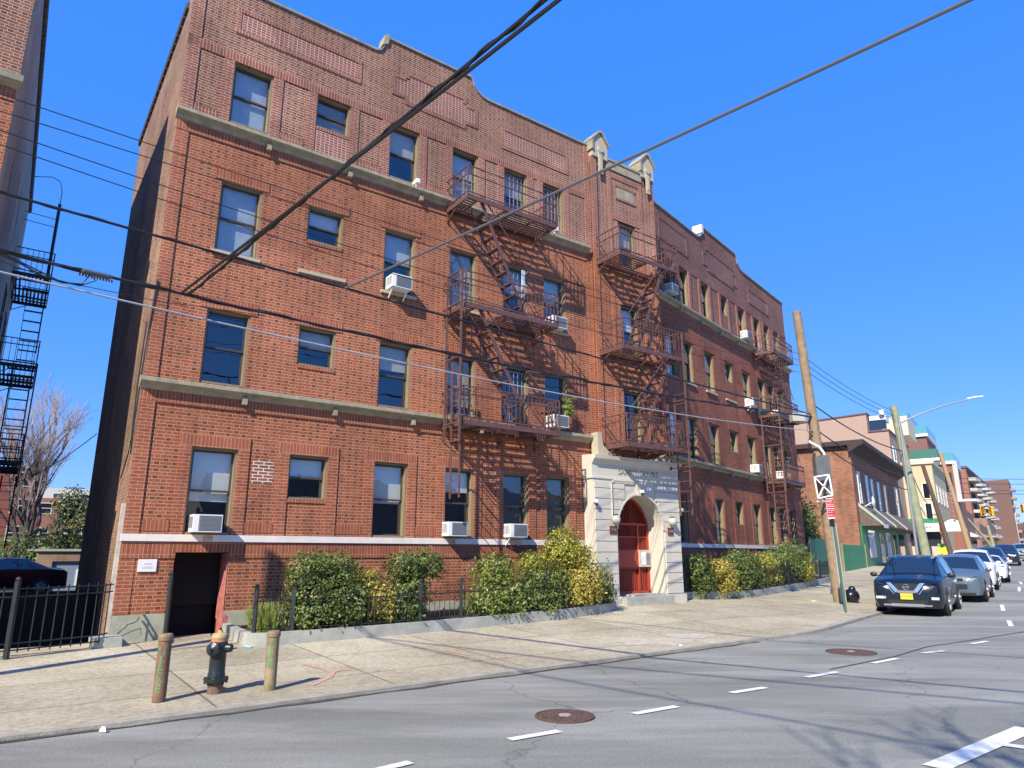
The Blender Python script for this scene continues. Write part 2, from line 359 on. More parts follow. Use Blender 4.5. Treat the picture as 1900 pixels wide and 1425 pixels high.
def make_asph():
    m,n,N,K,b=nodemat('asphalt'); tc=N.new('ShaderNodeTexCoord'); b.inputs['Roughness'].default_value=.82; b.inputs['Specular IOR Level'].default_value=.3
    big=ramp(N,K,noise(N,K,tc,.35,8,.6,(.35,1.6,1),'rot'),[(.33,(.150,.155,.138)),(.52,(.205,.21,.185)),(.72,(.29,.29,.255))])
    pale=ramp(N,K,noise(N,K,tc,.9,10,.7,(.25,1.3,1),'rot'),[(.46,(0,0,0)),(.68,(.8,.8,.8))])
    c=mixc(N,K,big,(.34,.335,.31),pale)
    sp=ramp(N,K,noise(N,K,tc,38,4,.8),[(.35,(.78,.78,.78)),(.65,(1.25,1.25,1.25))])
    c=mixc(N,K,c,sp,1.0,'MULTIPLY')
    vo=N.new('ShaderNodeTexVoronoi'); vo.feature='DISTANCE_TO_EDGE'; vo.inputs['Scale'].default_value=.22; 
    nz=N.new('ShaderNodeTexNoise'); nz.inputs['Scale'].default_value=1.5; nz.inputs['Detail'].default_value=6; K.new(tc.outputs['Object'],nz.inputs['Vector'])
    va=N.new('ShaderNodeVectorMath'); va.operation='MULTIPLY_ADD'; va.inputs[1].default_value=(.9,.9,0); K.new(nz.outputs[1],va.inputs[0]); K.new(tc.outputs['Object'],va.inputs[2]); K.new(va.outputs[0],vo.inputs['Vector'])
    cr=ramp(N,K,vo.outputs[0],[(.0,(.35,.35,.36)),(.004,(1,1,1))])
    c=mixc(N,K,c,cr,.6,'MULTIPLY')
    K.new(c,b.inputs['Base Color'])
    bp=N.new('ShaderNodeBump'); bp.inputs['Strength'].default_value=.35; bp.inputs['Distance'].default_value=.01; K.new(noise(N,K,tc,60,4,.8),bp.inputs['Height']); K.new(bp.outputs[0],b.inputs['Normal'])
    return m
def make_sidew():
    m,n,N,K,b=nodemat('sidewalk_concrete'); tc=N.new('ShaderNodeTexCoord'); b.inputs['Roughness'].default_value=.88; b.inputs['Specular IOR Level'].default_value=.25
    big=ramp(N,K,noise(N,K,tc,.45,8,.65),[(.3,(.36,.32,.235)),(.5,(.46,.415,.31)),(.7,(.58,.54,.43))])
    sp=ramp(N,K,noise(N,K,tc,14,8,.9),[(.36,(.55,.53,.49)),(.5,(.97,.96,.94)),(.64,(1.35,1.32,1.24))])
    c=mixc(N,K,big,sp,1.0,'MULTIPLY')
    # flags: joints every 1.5 m along the street, two long joints
    mp=N.new('ShaderNodeMapping'); mp.vector_type='POINT'; mp.inputs['Rotation'].default_value=(0,0,-FA.th); K.new(tc.outputs['Object'],mp.inputs[0])
    br=N.new('ShaderNodeTexBrick'); br.offset=.0; br.inputs['Scale'].default_value=1; br.inputs['Brick Width'].default_value=2.3; br.inputs['Row Height'].default_value=1.65; br.inputs['Mortar Size'].default_value=.017; br.inputs['Mortar Smooth'].default_value=.3
    br.inputs['Color1'].default_value=(1,1,1,1); br.inputs['Color2'].default_value=(.76,.78,.78,1); br.inputs['Mortar'].default_value=(.30,.28,.25,1); K.new(mp.outputs[0],br.inputs['Vector'])
    c=mixc(N,K,c,br.outputs[0],.85,'MULTIPLY')
    vg=N.new('ShaderNodeTexVoronoi'); vg.inputs['Scale'].default_value=3.5; K.new(tc.outputs['Object'],vg.inputs['Vector']); c=mixc(N,K,c,ramp(N,K,vg.outputs[0],[(.045,(.45,.43,.40)),(.07,(1,1,1))]),.7,'MULTIPLY')
    st=ramp(N,K,noise(N,K,tc,1.3,9,.75),[(.52,(1,1,1)),(.68,(.74,.72,.68))]); c=mixc(N,K,c,st,.8,'MULTIPLY')
    K.new(c,b.inputs['Base Color'])
    bp=N.new('ShaderNodeBump'); bp.inputs['Strength'].default_value=.5; bp.inputs['Distance'].default_value=.012; K.new(noise(N,K,tc,30,5,.8),bp.inputs['Height']); K.new(bp.outputs[0],b.inputs['Normal'])
    return m
asph=make_asph(); sidew=make_sidew(); kerbm=mat('kerb_stone',(.33,.31,.26),.85,var=.25,vscale=3,bump=.5)
build_ground()
def strip(name,pts,wd,m,z=.004,label=None,cat=None,kind='structure',group=None):
    mb=MB(); pts=[Vector(p) for p in pts]
    P=[]
    for i,p in enumerate(pts):
        d=(pts[min(i+1,len(pts)-1)]-pts[max(0,i-1)]).normalized(); n=Vector((-d.y,d.x)); ww=wd[i] if isinstance(wd,(list,tuple)) else wd
        P.append([(q.x,q.y,gz(q.x,q.y)+z) for q in (p+n*ww/2,p-n*ww/2)])
    for i in range(len(P)-1): mb.add([P[i][0],P[i+1][0],P[i+1][1],P[i][1]],[(0,1,2,3)])
    return tag(obj(name,mb,m),label,cat,group,kind)
LINE=mat('road_paint',(.72,.72,.68),.7,var=.22,vscale=9)
PATCH=mat('dark_asphalt_patch',(.095,.096,.09),.85,var=.3,vscale=4)
STAINM=mat('pale_cement_stain',(.36,.33,.245),.9,col2=(.52,.485,.385),vscale=6)
REDP=mat('faded_red_spray',(.50,.22,.18),.9,col2=(.46,.38,.29),vscale=7); ORG=mat('orange_spray',(.56,.34,.14),.9,col2=(.44,.38,.28),vscale=9)
DASH=[((-0.026, 7.259), (0.478, 7.592)), ((1.361, 8.366), (1.934, 8.76)), ((2.822, 9.571), (3.391, 9.941)), ((4.275, 10.734), (4.938, 11.207)), ((5.902, 12.06), (6.602, 12.603)), ((7.421, 13.268), (7.985, 13.555)), ((9.157, 14.583), (9.763, 15.023)), ((-1.15, 6.259), (-0.868, 6.515))]+[((12.35,18.0),(13.4,19.6)),((15.2,22.4),(16.6,24.5)),((21.5,30.5),(23.3,33.0)),((25,35.2),(26.2,37)),((30.5,40),(32.4,42.6))]
STOPL=[(3.533, 6.362), (5.269, 7.703)]
HATCH=[(4.594, 7.084), (4.836, 6.901)]
MH=[(0.582, 8.26), (6.193, 13.41)]
SEAM=[(4.936, 11.46), (5.618, 12.003), (6.695, 12.861), (8.025, 14.169), (9.298, 15.023), (10.622, 15.989), (12.048, 16.976)]
RSP1=[(-3.183, 11.307), (-2.857, 11.018), (-2.602, 10.742), (-2.557, 10.389), (-2.607, 10.015), (-2.669, 9.8)]
RSP2=[(-2.627, 10.659), (-2.539, 10.871), (-2.377, 10.925)]
ORS=[[(-1.184, 12.887), (-0.92, 12.529), (-0.706, 12.34)], [(-1.102, 12.51), (-0.712, 12.136)], [(-1.831, 13.234), (-1.518, 12.912)], [(-1.227, 8.941), (-0.819, 9.431)]]
CEM=[(2.796, 14.322, 0.75, 0.5, 0.6981317007977318), (3.69, 15.151, 0.5, 0.35, 0.6981317007977318)]
TAR=[]
for a,b_ in DASH: strip('lane_dash',[a,b_],.11,LINE,.006)
strip('stop_line',STOPL,.2,LINE,.006); strip('hatch_line',HATCH,.14,LINE,.0065)
def blob(name,c,rx,ry,th,m,z=.004,n=28,jag=.12,kind='structure',label=None,cat=None):
    mb=MB(); vs=[]
    rr=random.Random(hash(name)%1000 if 0 else len(name))
    ph=[rr.uniform(0,6.28) for _ in range(3)]
    for k in range(n):
        a=2*math.pi*k/n; q=1+jag*(math.sin(2*a+ph[0])+.6*math.sin(5*a+ph[1])+.4*math.sin(9*a+ph[2]))
        x=rx*q*math.cos(a); y=ry*q*math.sin(a); X=c[0]+x*math.cos(th)-y*math.sin(th); Y=c[1]+x*math.sin(th)+y*math.cos(th); vs.append((X,Y,gz(X,Y)+z))
    mb.add(vs,[tuple(range(n))]); return tag(obj(name,mb,m),label,cat,None,kind)
def manhole(label,c,r):
    mh=thing('manhole_cover',label,'manhole',(c[0],c[1],gz(*c)))
    rust=mat('rusty_iron',(.105,.062,.048),.7,var=.35,vscale=14,bump=.4)
    mb=MB(); mb.lathe([(r*1.0,.0),(r*1.0,.012),(r*.94,.014),(r*.93,.007)],n=36); obj('rim',mb,rust,mh)
    mb=MB(); mb.lathe([(r*.92,.0),(r*.92,.010),(r*.1,.012),(.001,.012)],n=36)
    for rr in (.3,.55,.8):
        for k in range(int(24*rr)):
            a=2*math.pi*k/int(24*rr); mb.lathe([(.022,.010),(.022,.018),(.001,.018)],(r*rr*math.cos(a),r*rr*math.sin(a),0),6)
    obj('lid',mb,rust,mh)
    mb=MB(); mb.lathe([(.07,.012),(.07,.019),(.001,.019)],n=12); obj('centre_boss',mb,mat('worn_steel',(.35,.33,.3),.5),mh)
rg=random.Random(12)
gp_=[]
for k in range(0,60): 
    t=-8+k*.5
    if t<11.5: q=FA.w(t,-Pc(t)-.17-rg.uniform(-.02,.04),0); gp_.append((q.x,q.y))
strip('gutter_stain',gp_,[rg.uniform(.03,.13) for _ in gp_],mat('gutter_grime',(.07,.065,.055),.95,var=.4,vscale=6),.003)
gp_=[]
for k in range(0,40):
    t=20+k*.6
    if t<31: q=FB.w(t-12.2,-6.02-rg.uniform(-.02,.04),0); gp_.append((q.x,q.y))
strip('gutter_stain',gp_,[rg.uniform(.03,.12) for _ in gp_],MATS['gutter_grime'],.003)
for i,(x_,y_,a_,b2_,th_) in enumerate(CEM): blob('cement_patch'+'_x'*0,(x_,y_),a_,b2_,th_,STAINM,.004+.0003*i,40,.22)
for i,(x_,y_,a_,b2_,th_) in enumerate(TAR): blob('tar_patch',(x_,y_),a_,b2_,th_,PATCH,.004+.0003*i,40,.2)
manhole('round rusty manhole cover in the near lane beside the lane dashes',MH[0],.33)
manhole('round rusty manhole cover farther along by the curving tar seam',MH[1],.43)
strip('tar_seam',SEAM,.035,PATCH,.005)
for nm,pts,wd in (('red_spray_mark',RSP1,.09),('red_spray_mark',RSP2,.08)): strip(nm,pts,wd,REDP,.005,kind='structure')
for pts in ORS[:3]: strip('orange_spray_mark',pts,.055,ORG,.005)
# ---------------------------------------------------------------- main apartment building
AB=thing('apartment_building','four storey red brick apartment house with white arched portal and bent front','building',(FA.o.x,FA.o.y,-1.6))
def grid_wall(mb,s0,s1,z0,z1,holes,y=0.,dep=.24):
    ss=sorted(set([s0,s1]+[v for h in holes for v in h[:2] if s0<v<s1])); zs=sorted(set([z0,z1]+[v for h in holes for v in h[2:] if z0<v<z1]))
    for i in range(len(ss)-1):
        for j in range(len(zs)-1):
            sc=(ss[i]+ss[i+1])/2; zc=(zs[j]+zs[j+1])/2
            if any(h[0]<sc<h[1] and h[2]<zc<h[3] for h in holes): continue
            mb.quad((ss[i],y,zs[j]),(ss[i+1],y,zs[j]),(ss[i+1],y,zs[j+1]),(ss[i],y,zs[j+1]))
    for a,b_,c,d in holes:
        if c>=z1 or d<=z0 or a>=s1 or b_<=s0: continue
        mb.quad((a,y,c),(a,y+dep,c),(a,y+dep,d),(a,y,d)); mb.quad((b_,y,c),(b_,y,d),(b_,y+dep,d),(b_,y+dep,c))
        mb.quad((a,y,d),(a,y+dep,d),(b_,y+dep,d),(b_,y,d)); mb.quad((a,y,c),(b_,y,c),(b_,y+dep,c),(a,y+dep,c))
CA=[(1.04,1.95),(3.04,3.93),(5.06,5.94),(7.0,7.86),(8.78,9.64),(10.26,11.09)]
FZ=[(.40,2.14),(3.49,5.13),(6.47,8.17),(9.66,11.25)]; SZ=[1.18,4.20,7.26,10.34]
WA=[]
for fi,(z0,z1) in enumerate(FZ):
    for ci,(a,b_) in enumerate(CA):
        WA.append((a,b_,SZ[fi] if ci==1 else z0,z1,fi,ci))
DOORH=(.95,1.96,-1.75,.04)
holesA=[w_[:4] for w_ in WA]+[DOORH]
mb=MB(); grid_wall(mb,0,12.3,-1.09,9.47,holesA); mb.quad((.95,0,-1.75),(.95,.9,-1.75),(.95,.9,.04),(.95,0,.04)); mb.quad((.95,.9,.04),(1.96,.9,.04),(1.96,0,.04),(.95,0,.04)); mb.raw=True
obj('wall',mb,BR,AB,FA)
mb=MB(); grid_wall(mb,0,12.3,9.47,13.25,holesA); mb.raw=True
obj('upper_wall',mb,BT,AB,FA)
bumpA=[(4.52,13.25),(4.66,13.30),(4.74,13.42),(4.78,13.62),(4.9,13.78),(7.55,13.78),(7.62,13.70),(7.66,13.55),(7.78,13.40),(7.95,13.30),(8.15,13.25)]
mb=MB(); mb.prism(bumpA,'y',.0,.28); obj('shaped_parapet',mb,BT,AB,FA)
mb=MB(); grid_wall(mb,0,.955,-1.9,-1.09,[],-.02); grid_wall(mb,1.955,11.8,-1.9,-1.09,[],-.02); mb.quad((0,-.02,-1.09),(.955,-.02,-1.09),(.955,.02,-1.09),(0,.02,-1.09)); mb.quad((1.955,-.02,-1.09),(11.8,-.02,-1.09),(11.8,.02,-1.09),(1.955,.02,-1.09)); obj('concrete_base',mb,CONC,AB,FA)
mb=MB(); cr=[(.12,-1.42),(.17,-1.36),(.25,-1.30),(.27,-1.25),(.36,-1.235),(.42,-1.20),(.46,-1.13)]
for i in range(len(cr)-1): mb.bar((cr[i][0],-.021,cr[i][1]),(cr[i+1][0],-.021,cr[i+1][1]),.007,.008)
cr=[(.10,-1.47),(.2,-1.45),(.34,-1.38),(.5,-1.33),(.52,-1.45)]
for i in range(len(cr)-1): mb.bar((cr[i][0],-.021,cr[i][1]),(cr[i+1][0],-.021,cr[i+1][1]),.006,.006)
obj('crack',mb,mat('crack_dark',(.06,.055,.045),.95),AB,FA)
def strips(lst,m,name,frame,y=-.02,parent=None,yb=.004):
    for q in lst:
        yy=q[4] if len(q)>4 else y
        obj(name,MB().box(q[0],q[1],yy,yb,q[2],q[3]),m,parent or AB,frame)
# soldier bands
segs=[]
fr=.235
Gfr=[(a-fr,b_+fr) for a,b_ in CA]
prev=.29
sold=[]
for a,b_ in Gfr:
    if a-prev>.15: sold.append((prev+.02,a-.02,.44,.65,-.012))
    prev=b_
sold+=[(a,b_,2.14,2.38,-.028) for a,b_ in Gfr]
sold+=[(0,12.0,2.97,3.22,-.03),(0,12.0,9.07,9.36,-.03)]
sold+=[(0,.955,-.07,.245,-.018),(1.955,11.9,-.07,.245,-.018),(.955,1.955,.045,.245,-.018)]
for fi in (1,2): sold+=[(a-.13,b_+.13,FZ[fi][1],FZ[fi][1]+.245,-.016) for a,b_ in CA]
strips(sold,BRS,'soldier_course',FA)
st_=[(0,.27,.385,2.97,-.026),(0,.27,-1.08,-.08,-.01),(0,.25,3.47,9.05,-.026)]
for a,b_ in CA: st_+=[(a-fr,a,.385,2.14,-.026),(b_,b_+fr,.385,2.14,-.026)]
strips(st_,BRT,'brick_quoin',FA)
strips([(3.04,3.93,.385,1.10),(3.04,3.93,3.49,4.12),(3.1,3.87,6.55,7.18)],BRG,'brick_panel',FA,y=.05,yb=.06)
gp=[]
for z0,z1 in ((.385,1.10),(3.49,4.12),(6.48,7.18)): gp+=[(3.04,3.93,z1,z1+.075,-.02)]
strips(gp,BRS,'header_sill',FA)
strips([(2.27,2.71,1.47,1.97,-.006)],BRP,'patched_brick',FA)
strips([(3.35,3.6,6.75,7.0,.03)],BRP,'vent_brick',FA,yb=.055)
strips([(2.9,4.05,6.40,6.475,-.06),(.98,2.02,6.385,6.455,-.07),(5.0,6.0,6.385,6.455,-.07),(6.93,7.93,6.385,6.455,-.07),(8.7,9.72,6.385,6.455,-.07),(10.18,11.17,6.385,6.455,-.07)],STONEW,'stone_sill',FA)
strips([(-.03,11.72,.25,.385,-.05)],WHITEB,'white_band',FA)
strips([(1.42,1.6,.26,.38,-.0515),(7.1,7.3,.255,.37,-.0515)],mat('rust_stain',(.38,.2,.09),.8,col2=(.68,.6,.5),vscale=16),'rust_stain',FA)
# top floor trim
tp_=[]; ts_=[(0,12.0,11.25,11.5,-.022)]; prev=.27
for a,b_ in CA:
    tp_+=[(a-fr,a,9.6,11.25,-.022),(b_,b_+fr,9.6,11.25,-.022)]
    if a-fr-prev>.12: ts_.append((prev+.02,a-fr-.02,9.6,9.82,-.012))
    prev=b_+fr
ts_+=[(3.04,3.93,10.26,10.34,-.02)]
tp_+=[(0,.27,9.6,13.2,-.022),(12.0,12.25,9.6,13.2,-.022)]
def panel(x0,x1,z0,z1): return [(x0-.11,x1+.11,z1,z1+.11,-.022),(x0-.11,x1+.11,z0-.11,z0,-.022)],[(x0-.11,x0,z0,z1,-.022),(x1,x1+.11,z0,z1,-.022)],[(x0,x1,z0,z1,-.006)]
pg=[(3.04,3.93,9.6,10.26,-.006)]
for q in ((1.08,4.05,12.14,12.62),(8.78,11.22,11.97,12.50)):
    a,b_,c=panel(*q); ts_+=a; tp_+=b_; pg+=c
# cross panel
pg+=[(5.15,7.72,12.24,12.72,-.006),(5.55,7.32,12.08,12.92,-.0055)]
ts_+=[(5.45,7.42,12.92,13.02,-.022),(5.45,7.42,11.98,12.08,-.022),(5.05,5.45,12.72,12.81,-.022),(7.42,7.82,12.72,12.81,-.022),(5.05,5.45,12.15,12.24,-.022),(7.42,7.82,12.15,12.24,-.022)]
tp_+=[(5.05,5.15,12.24,12.72,-.022),(7.72,7.82,12.24,12.72,-.022),(5.45,5.55,12.81,12.92,-.022),(7.32,7.42,12.81,12.92,-.022),(5.45,5.55,12.08,12.15,-.022),(7.32,7.42,12.08,12.15,-.022)]
strips(ts_,BTS,'upper_soldier_course',FA); strips(tp_,BTT,'upper_quoin',FA); strips(pg,BTG,'grid_brick_panel',FA)
def cornice(z,s0,s1,frame,name,step=1.9,side=True):
    mb=MB(); prof=[(0,z-.10),(-.05,z-.09),(-.09,z-.02),(-.19,z+.02),(-.21,z+.04),(-.21,z+.115),(-.19,z+.125),(.0,z+.16)]
    n=max(1,int((s1-s0)/step)); L=(s1-s0)/n
    for i in range(n):
        a=s0+i*L; mb.prism(prof,'x',a+.004,a+L-.004)
        if i: mb.box(a-.05,a+.05,-.14,.0,z-.20,z-.05)
    obj(name,mb,STONE,AB,frame)
cornice(3.30,-.06,12.05,FA,'lower_cornice'); cornice(9.40,-.05,12.05,FA,'upper_cornice')
def coping(pts,frame,name='coping',m=None,y0=-.045,y1=.34,h=.06):
    m=m or mat('grey_coping',(.27,.27,.25),.6,var=.25,vscale=3)
    mb=MB()
    for i in range(len(pts)-1):
        (a,za),(b_,zb)=pts[i],pts[i+1]
        mb.add([(a,y0,za),(b_,y0,zb),(b_,y1,zb),(a,y1,za),(a,y0,za+h),(b_,y0,zb+h),(b_,y1,zb+h),(a,y1,za+h)],[(0,3,2,1),(4,5,6,7),(0,1,5,4),(1,2,6,5),(2,3,7,6),(3,0,4,7)])
    obj(name,mb,m,AB,frame)
coping([(-.05,13.25)]+bumpA+[(12.2,13.25)],FA)
# side wall to the alley
mb=MB(); mb.quad((0,0,-2.2),(0,7.5,-2.2),(0,7.5,12.5),(0,0,12.5)); mb.raw=True
mb.quad((0,0,12.5),(0,.5,12.5),(0,.4,13.25),(0,0,13.25)); mb.quad((.01,.3,12.3),(12.2,.3,12.3),(12.2,.3,13.3),(.01,.3,13.3))
mb.quad((0,7.5,-2.2),(12,7.5,-2.2),(12,7.5,12.5),(0,7.5,12.5)); obj('side_wall',mb,BSD,AB,FA)
mb=MB()
for k in range(19): 
    y=.45+k*.37; mb.box(-.06,.2,y,y+.33,12.5,12.60); mb.lathe([(.075,-.165),(.075,.165)],(-.0,y+.16,12.6),8,'y')
obj('tile_coping',mb,mat('clay_tile',(.09,.075,.08),.7,var=.2),AB,FA)
mb=MB(); mb.quad((0,.3,12.3),(12.2,.3,12.3),(12.2,7.5,12.3),(0,7.5,12.3)); mb.quad((12.2,.3,12.3),(16,1.5,12.3),(16,9,12.3),(12.2,7.5,12.3)); obj('roof',mb,mat('roof_felt',(.25,.25,.25),.9),AB,FA)
strips([(.02,12.1,0,0.01)],DARK,'void',FA) if False else None
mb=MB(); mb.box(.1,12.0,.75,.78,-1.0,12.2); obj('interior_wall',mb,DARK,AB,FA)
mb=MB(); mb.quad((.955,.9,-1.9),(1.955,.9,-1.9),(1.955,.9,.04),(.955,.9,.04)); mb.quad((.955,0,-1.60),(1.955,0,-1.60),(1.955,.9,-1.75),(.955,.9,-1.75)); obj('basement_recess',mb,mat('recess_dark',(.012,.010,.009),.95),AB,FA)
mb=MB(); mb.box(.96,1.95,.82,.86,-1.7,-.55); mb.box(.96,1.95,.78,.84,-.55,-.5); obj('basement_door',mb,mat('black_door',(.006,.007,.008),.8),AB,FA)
mb=MB(); mb.prism([(0.0,-1.09),(.2,-1.09),(.16,-.2),(0.,-.05)],'x',0,0.01) if False else mb.quad((1.952,-.022,-1.7),(1.952,.55,-1.7),(1.952,.55,.02),(1.952,.0,.02)); mb.quad((1.957,-.0225,-1.65),(2.03,-.0225,-1.62),(2.05,-.0225,-1.2),(1.957,-.0225,-1.1)); obj('painted_jamb',mb,mat('pink_red_paint',(.36,.05,.06),.7,col2=(.50,.24,.20),vscale=9),AB,FA)
# ---- windows
_wm={}
def win_mesh(wd,h):
    k=(round(wd,2),round(h,2))
    if k in _wm: return _wm[k]
    f=MB(); t=.045
    f.box(0,t,.06,.24,0,h); f.box(wd-t,wd,.03,.24,0,h); f.box(t,wd-t,.06,.24,h-t,h); f.box(t,wd-t,.0,.24,0,.035)
    pan=f.mesh('window_frame',FRMT)
    s=MB(); m=h*.5; q=.04
    for (z0,z1,y0,y1) in ((m-.02,h-t,.15,.18),(.035,m+.02,.185,.215)):
        s.box(t,t+q,y0,y1,z0,z1); s.box(wd-t-q,wd-t,y0,y1,z0,z1); s.box(t+q,wd-t-q,y0,y1,z1-q,z1); s.box(t+q,wd-t-q,y0,y1,z0,z0+q)
    sa=s.mesh('sash',FRM)
    p=MB(); p.raw=True; p.quad((t+q,.165,m+.02),(wd-t-q,.165,m+.02),(wd-t-q,.165,h-t-q),(t+q,.165,h-t-q)); pu=p.mesh('upper_pane',GLASS)
    p=MB(); p.raw=True; p.quad((t+q,.20,.075),(wd-t-q,.20,.075),(wd-t-q,.20,m-.02),(t+q,.20,m-.02)); pl=p.mesh('lower_pane',GLASS)
    _wm[k]=(pan,sa,pu,pl,t); return _wm[k]
def blind(wd,h,fr_,m,y=.25,fr0=0):
    b=MB(); b.box(.05,wd-.05,y,y+.006,h*(1-fr_),h*(1-fr0)-.05); return b.mesh('blind',m)
def window(frame,a,b_,z0,z1,y=0.,shade=None,parent=AB):
    pan,sa,pu,pl,t=win_mesh(b_-a,z1-z0)
    W=frame.w(a,y,z0); o=obj('window',pan,None,parent,loc=W-parent.location,rz=frame.th)
    obj('sash',sa,None,o); obj('upper_pane',pu,None,o); obj('lower_pane',pl,None,o)
    if shade: obj('blind',blind(b_-a,z1-z0,*shade),None,o)
    return o
shadesA={(0,0):(.62,SHADE),(0,1):(.5,SHADE),(0,2):(.55,SHADE),(0,3):(.34,SHADE),(0,5):(.95,mat('brown_blind',(.16,.13,.08),.8)),(1,0):None,(1,1):(.48,SHADE3),(1,2):(.4,SHADE3),(2,0):(.97,SHADE2),(2,1):(.45,SHADE),(2,2):(.5,SHADE2),(2,3):(.9,SHADE2),(2,4):(.5,SHADE2),(2,5):(.45,SHADE2),(3,0):(.93,SHADE2),(3,1):(.75,mat('tan_curtain',(.25,.2,.16),.9)),(3,2):(.5,SHADE3),(3,3):(.95,SHADE2),(3,4):(.5,SHADE3),(0,4):(1.,mat('dark_curtain',(.05,.055,.06),.9,var=.4,vscale=12)),(1,3):(.8,SHADE3)}
GUARD=mat('window_guard_paint',(.30,.28,.30),.5)
for a,b_,z0,z1,fi,ci in WA:
    o=window(FA,a,b_,z0,z1,shade=shadesA.get((fi,ci)))
    if (fi,ci) in ((3,4),(3,5),(3,3),(2,4),(2,3),(1,4),(1,3)):
        g=MB(); wd=b_-a; zt=(z1-z0)*(.92 if ci!=3 else .5)
        for k in range(1,6): g.box(wd*k/6-.007,wd*k/6+.007,.09,.104,.04,zt)
        for q in (.08,zt*.5,zt-.02): g.box(.04,wd-.04,.088,.106,q,q+.02)
        obj('window_guard',g,GUARD,o)
for s_,y_ in ((5.78,-.12),(10.55,-.14)):
    mb=MB(); mb.prism([(-.12,0),(.16,.02),(.16,.10),(-.12,.12)],'x',s_,s_+.10); mb.v=[(v[0],v[1]+y_,v[2]+9.62) for v in mb.v]; mb.box(s_+.03,s_+.06,y_-.02,y_+.02,9.56,9.63); obj('security_camera',mb,WHITE,AB,FA)
# ---- right wing
CB=[(5.2,6.15),(6.6,7.45),(8.6,9.45),(10.65,11.45),(12.6,13.48),(14.55,15.4),(15.9,16.7),(17.3,18.1)]
WB=[]
for fi,(z0,z1) in enumerate(FZ):
    for ci,(a,b_) in enumerate(CB):
        if fi==0 and ci==1: continue
        WB.append((a,b_,SZ[fi] if ci==3 else z0,z1,fi,ci))
hb=[w_[:4] for w_ in WB]
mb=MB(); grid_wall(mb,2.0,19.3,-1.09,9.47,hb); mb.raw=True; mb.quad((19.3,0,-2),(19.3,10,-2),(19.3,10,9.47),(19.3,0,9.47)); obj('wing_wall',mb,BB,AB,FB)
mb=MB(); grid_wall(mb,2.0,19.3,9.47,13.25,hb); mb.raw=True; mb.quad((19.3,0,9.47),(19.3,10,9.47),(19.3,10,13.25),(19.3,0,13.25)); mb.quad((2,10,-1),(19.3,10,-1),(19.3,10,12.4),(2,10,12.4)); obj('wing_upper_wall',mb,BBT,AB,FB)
mb=MB(); grid_wall(mb,3,19.3,-1.9,-1.09,[],-.02); mb.quad((3,-.02,-1.09),(19.3,-.02,-1.09),(19.3,0.01,-1.09),(3,0.01,-1.09)); obj('concrete_base',mb,CONC,AB,FB)
bumpB=[(8.65,13.25),(8.95,13.34),(9.1,13.5),(9.12,13.72),(9.25,13.90),(12.85,13.90),(12.98,13.72),(13.05,13.5),(13.25,13.34),(13.6,13.25)]
mb=MB(); mb.prism(bumpB,'y',0,.28); obj('shaped_parapet',mb,BBT,AB,FB)
coping([(3,13.25)]+bumpB+[(19.35,13.25)],FB)
mb=MB(); mb.prism([(9.05,13.6),(9.26,13.6),(9.26,13.93),(9.2,14.0),(9.1,14.0),(9.05,13.9)],'y',-.07,.36); obj('parapet_scroll',mb,WHITEB,AB,FB)
mb=MB(); mb.prism([(4.70,13.50),(4.86,13.60),(4.90,13.86),(4.84,13.91),(4.76,13.84)],'y',-.055,.3); obj('parapet_scroll',mb,STONE,AB,FA)
mb=MB(); mb.quad((1,.3,12.3),(19.3,.3,12.3),(19.3,10,12.3),(1,10,12.3)); obj('roof',mb,MATS['roof_felt'],AB,FB)
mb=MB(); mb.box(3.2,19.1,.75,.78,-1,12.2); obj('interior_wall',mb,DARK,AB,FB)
cornice(3.30,2.6,14.2,FB,'lower_cornice'); cornice(9.40,2.6,14.1,FB,'upper_cornice'); cornice(3.30,16.9,19.35,FB,'lower_cornice'); cornice(9.40,16.9,19.35,FB,'upper_cornice')
strips([(4.2,19.33,.25,.385,-.05)],WHITEB,'white_band',FB)
sb=[(3,19.3,2.97,3.2,-.02),(3,19.3,9.07,9.36,-.02),(3,19.3,-.07,.245,-.015)]
qb=[]
for fi in (0,1,2):
    for ci,(a,b_) in enumerate(CB):
        if fi==0 and ci==1: continue
        e=fr if fi==0 else .13
        sb.append((a-e,b_+e,FZ[fi][1],FZ[fi][1]+.24,-.016))
        if fi==0: qb+=[(a-fr,a,.385,2.14,-.02),(b_,b_+fr,.385,2.14,-.02)]
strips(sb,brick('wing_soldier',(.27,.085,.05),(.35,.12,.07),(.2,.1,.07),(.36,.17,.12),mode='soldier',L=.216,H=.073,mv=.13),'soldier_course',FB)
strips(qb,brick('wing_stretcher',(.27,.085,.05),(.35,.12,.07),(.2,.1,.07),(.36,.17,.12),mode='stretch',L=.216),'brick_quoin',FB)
tq=[]; tsb=[(3,19.3,11.25,11.47,-.02)]
for a,b_ in CB: tq+=[(a-.2,a,9.6,11.25,-.05),(b_,b_+.2,9.6,11.25,-.05)]
pgb=[]
for q in ((5.2,7.5,12.0,12.75),(14.3,16.8,11.97,12.55)):
    a,b_,c=panel(*q); tsb+=a; tq+=b_; pgb+=c
pgb+=[(9.2,12.75,12.24,12.72,-.006),(9.6,12.3,12.06,12.95,-.0055)]
tsb+=[(9.5,12.4,12.95,13.05,-.022),(9.5,12.4,11.96,12.06,-.022),(9.1,9.5,12.72,12.81,-.022),(12.4,12.85,12.72,12.81,-.022),(9.1,9.5,12.15,12.24,-.022),(12.4,12.85,12.15,12.24,-.022)]
tq+=[(9.1,9.2,12.24,12.72,-.022),(12.75,12.85,12.24,12.72,-.022)]
BBTS=brick('wing_top_soldier',(.22,.085,.068),(.30,.125,.10),(.2,.1,.07),(.42,.28,.23),mode='soldier',L=.216,H=.073,mv=.13)
